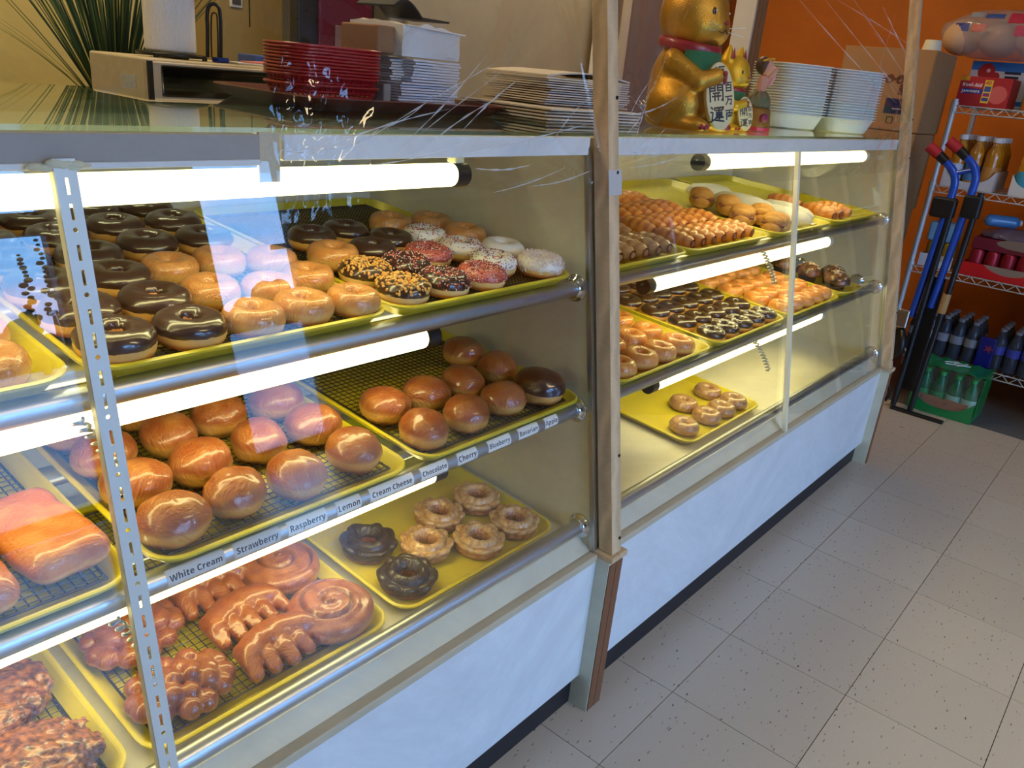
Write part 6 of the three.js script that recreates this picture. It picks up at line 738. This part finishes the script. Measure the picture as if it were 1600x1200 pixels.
// ---------------------------------------------------------------- green soda pack and hand truck on the floor
{
  const o = thing('soda_pack', 'green shrink-wrapped soda pack on the floor by the hand truck', 'soda pack', [2.887, 0.0017, -0.048]); const green = phy(C3(16, 128, 62), 0.3, { clearcoat: 0.4 });
  const side = [[0, 0], [0.25, 0], [0.25, 0.2], [0.1, 0.208], [0.05, 0.203], [0.05, 0.201], [0.098, 0.198], [0.235, 0.19], [0.235, 0.012], [0.02, 0.012], [0.004, 0.07], [0, 0.06]];
  const s = new THREE.Shape(side.map(([a, b]) => new THREE.Vector2(a, b))); for (const z of [-0.14, 0.137]) part('wrap_side', new THREE.ExtrudeGeometry(s, { depth: 0.003, bevelEnabled: false }).translate(0, 0, z), green, o);
  const sp = new THREE.Shape([[0.02, 0.001], [0.25, 0.001], [0.25, 0.2], [0.06, 0.206], [0.05, 0.13]].map(([a, b]) => new THREE.Vector2(a, b))); part('wrap_wall', new THREE.ExtrudeGeometry(sp, { depth: 0.003, bevelEnabled: false }).translate(0, 0, 0.14), green, o);
  part('wrap_top', (() => { const q = new THREE.BoxGeometry(0.19, 0.004, 0.285, 12, 1, 20), p = q.attributes.position; for (let i = 0; i < p.count; i++) p.setY(i, p.getY(i) + 0.006 * nz(p.getX(i) * 30, p.getZ(i) * 30, 2) + 0.004 * Math.cos(p.getZ(i) * 90)); q.computeVertexNormals(); return q.translate(0.155, 0.212, 0); })(), green, o);
  part('wrap_front', (() => { const f = new THREE.Shape(); f.moveTo(-0.14, 0); f.lineTo(0.14, 0); f.lineTo(0.14, 0.1); f.bezierCurveTo(0.1, 0.06, 0.09, 0.035, 0, 0.035); f.bezierCurveTo(-0.08, 0.035, -0.11, 0.06, -0.14, 0.1); f.closePath(); return new THREE.ExtrudeGeometry(f, { depth: 0.003, bevelEnabled: false }).rotateY(-Math.PI / 2); })(), green, o);
  part('carton_front', (() => { const f = new THREE.Shape(); f.moveTo(-0.11, 0.03); f.bezierCurveTo(-0.05, 0.035, 0.05, 0.035, 0.11, 0.03); f.lineTo(0.11, 0.085); f.bezierCurveTo(0.06, 0.075, 0.03, 0.095, 0, 0.078); f.bezierCurveTo(-0.04, 0.095, -0.07, 0.075, -0.11, 0.088); f.closePath(); return new THREE.ExtrudeGeometry(f, { depth: 0.003, bevelEnabled: false }).rotateY(-Math.PI / 2).translate(0.009, 0, 0); })(), std(C3(150, 104, 76), 0.8), o);
  const bg = new THREE.LatheGeometry([[0.0001, 0], [0.03, 0], [0.033, 0.005], [0.033, 0.11], [0.026, 0.14], [0.0135, 0.172], [0.0135, 0.182], [0.0001, 0.182]].map(([a, b]) => new THREE.Vector2(a, b)), 18), bm = phy(C3(70, 156, 104), 0.08, { transmission: 0.6, thickness: 0, ior: 1.4 }), wl = cyl(0.0334, 0.0334, 0.05, 18, true).translate(0, 0.075, 0), lm = std(C3(186, 206, 196), 0.5), gm = std(C3(40, 150, 80), 0.5);
  for (let j = 0; j < 4; j++) for (let i = 0; i < 3; i++) { const b = part('bottle', bg, bm, o, [0.05 + i * 0.068, 0.004, -0.1025 + j * 0.068]); part('wrapper', wl, j > 1 ? lm : gm, b); part('cap', cyl(0.0145, 0.0145, 0.016, 14).translate(0, 0.187, 0), gm, b); }
  part('clear_wrap', (() => { const q = new THREE.PlaneGeometry(0.278, 0.16, 24, 14).rotateY(-Math.PI / 2), p = q.attributes.position; for (let i = 0; i < p.count; i++) { const t = p.getY(i) / 0.16 + 0.5; p.setX(i, 0.006 + 0.058 * t * t + 0.004 * nz(p.getY(i) * 50, p.getZ(i) * 50, 1)); p.setY(i, 0.055 + t * 0.152); } q.computeVertexNormals(); return q; })(), phy(C3(222, 240, 228), 0.06, { transmission: 0.95, thickness: 0, ior: 1.45 }), o);
  part('emblem', merge([rod([0.12, 0.221, -0.05], [0.17, 0.221, 0.05], 0.003, 5), rod([0.12, 0.221, 0.0], [0.2, 0.221, 0.03], 0.003, 5), rod([0.15, 0.221, -0.06], [0.2, 0.221, -0.01], 0.003, 5), new THREE.TorusGeometry(0.02, 0.003, 5, 18).rotateX(Math.PI / 2).translate(0.16, 0.221, 0)]), std(C3(200, 214, 204), 0.5), o);
}
{
  const o = thing('hand_truck', 'folding hand truck with blue tubes and red grips', 'hand truck', [0, 0, 0]), X = 2.815, blue = phy(C3(22, 74, 190), 0.28, { clearcoat: 0.5 }), blk = std(C3(22, 23, 26), 0.4), redG = std(C3(176, 30, 40), 0.6);
  part('toe_plate', rbox(0.035, 0.012, 0.235, 0.004, 2.79, 0.0062, -0.118), blk, o);
  for (const [z0, z1, top] of [[-0.233, -0.224, 0.97], [-0.155, -0.13, 1.03]]) { part('rail', rod([X, 0.012, z0], [X + 0.02, top, z1], 0.013, 14), blk, o); }
  for (const [z0, z1, b, t] of [[-0.268, -0.243, 0.44, 1.02], [-0.2, -0.168, 0.5, 1.05]]) part('blue_tube', rod([X + 0.03, b, z0], [X + 0.03, t, z1], 0.0165, 16), blue, o);
  for (const [z, y] of [[-0.243, 1.02], [-0.168, 1.05]]) {
    part('handle', tube([[X + 0.03, y - 0.02, z], [X + 0.03, y + 0.04, z - 0.003], [X + 0.028, y + 0.085, z - 0.024], [X + 0.024, y + 0.115, z - 0.058]], 0.0165, 24, 14), blue, o);
    part('collar', rod([X + 0.024, y + 0.115, z - 0.058], [X + 0.018, y + 0.145, z - 0.096], 0.0205, 14), blk, o); part('grip', rod([X + 0.018, y + 0.143, z - 0.094], [X + 0.008, y + 0.174, z - 0.142], 0.023, 14), redG, o);
  }
  part('cross_bar', rod([X + 0.03, 1.095, -0.25], [X + 0.03, 1.12, -0.18], 0.011, 12), blue, o);
  part('sleeve', rbox(0.05, 0.09, 0.1, 0.012, X + 0.03, 0.945, -0.262), blk, o); part('sleeve', rbox(0.05, 0.1, 0.075, 0.012, X + 0.03, 0.965, -0.152), blk, o);
  part('back_plate', rbox(0.012, 0.55, 0.07, 0.004, X + 0.055, 0.36, -0.207), blk, o);
  part('tan_band', rod([X + 0.012, 0.49, -0.146], [X + 0.012, 0.58, -0.144], 0.018, 12), std(C3(180, 140, 84), 0.7), o);
  const w = part('wheel', new THREE.TorusGeometry(0.06, 0.017, 12, 30).rotateY(0.5), blk, o, [X - 0.005, 0.31, -0.285]); part('hub', cyl(0.045, 0.045, 0.016, 24).rotateX(Math.PI / 2).rotateY(0.5), std(C3(40, 41, 44), 0.5), w);
  part('bracket', rbox(0.03, 0.09, 0.055, 0.01, X - 0.012, 0.43, -0.292), MAT.chrome, o);
  part('cord', tube([[X, 0.2, -0.27], [X - 0.01, 0.13, -0.28], [X, 0.06, -0.262], [X - 0.006, 0.02, -0.27]], 0.007, 30, 6), blk, o);
}

scene.traverse((o) => { if (o.isMesh) { o.castShadow = true; o.receiveShadow = true; } });
renderer.render(scene, camera);
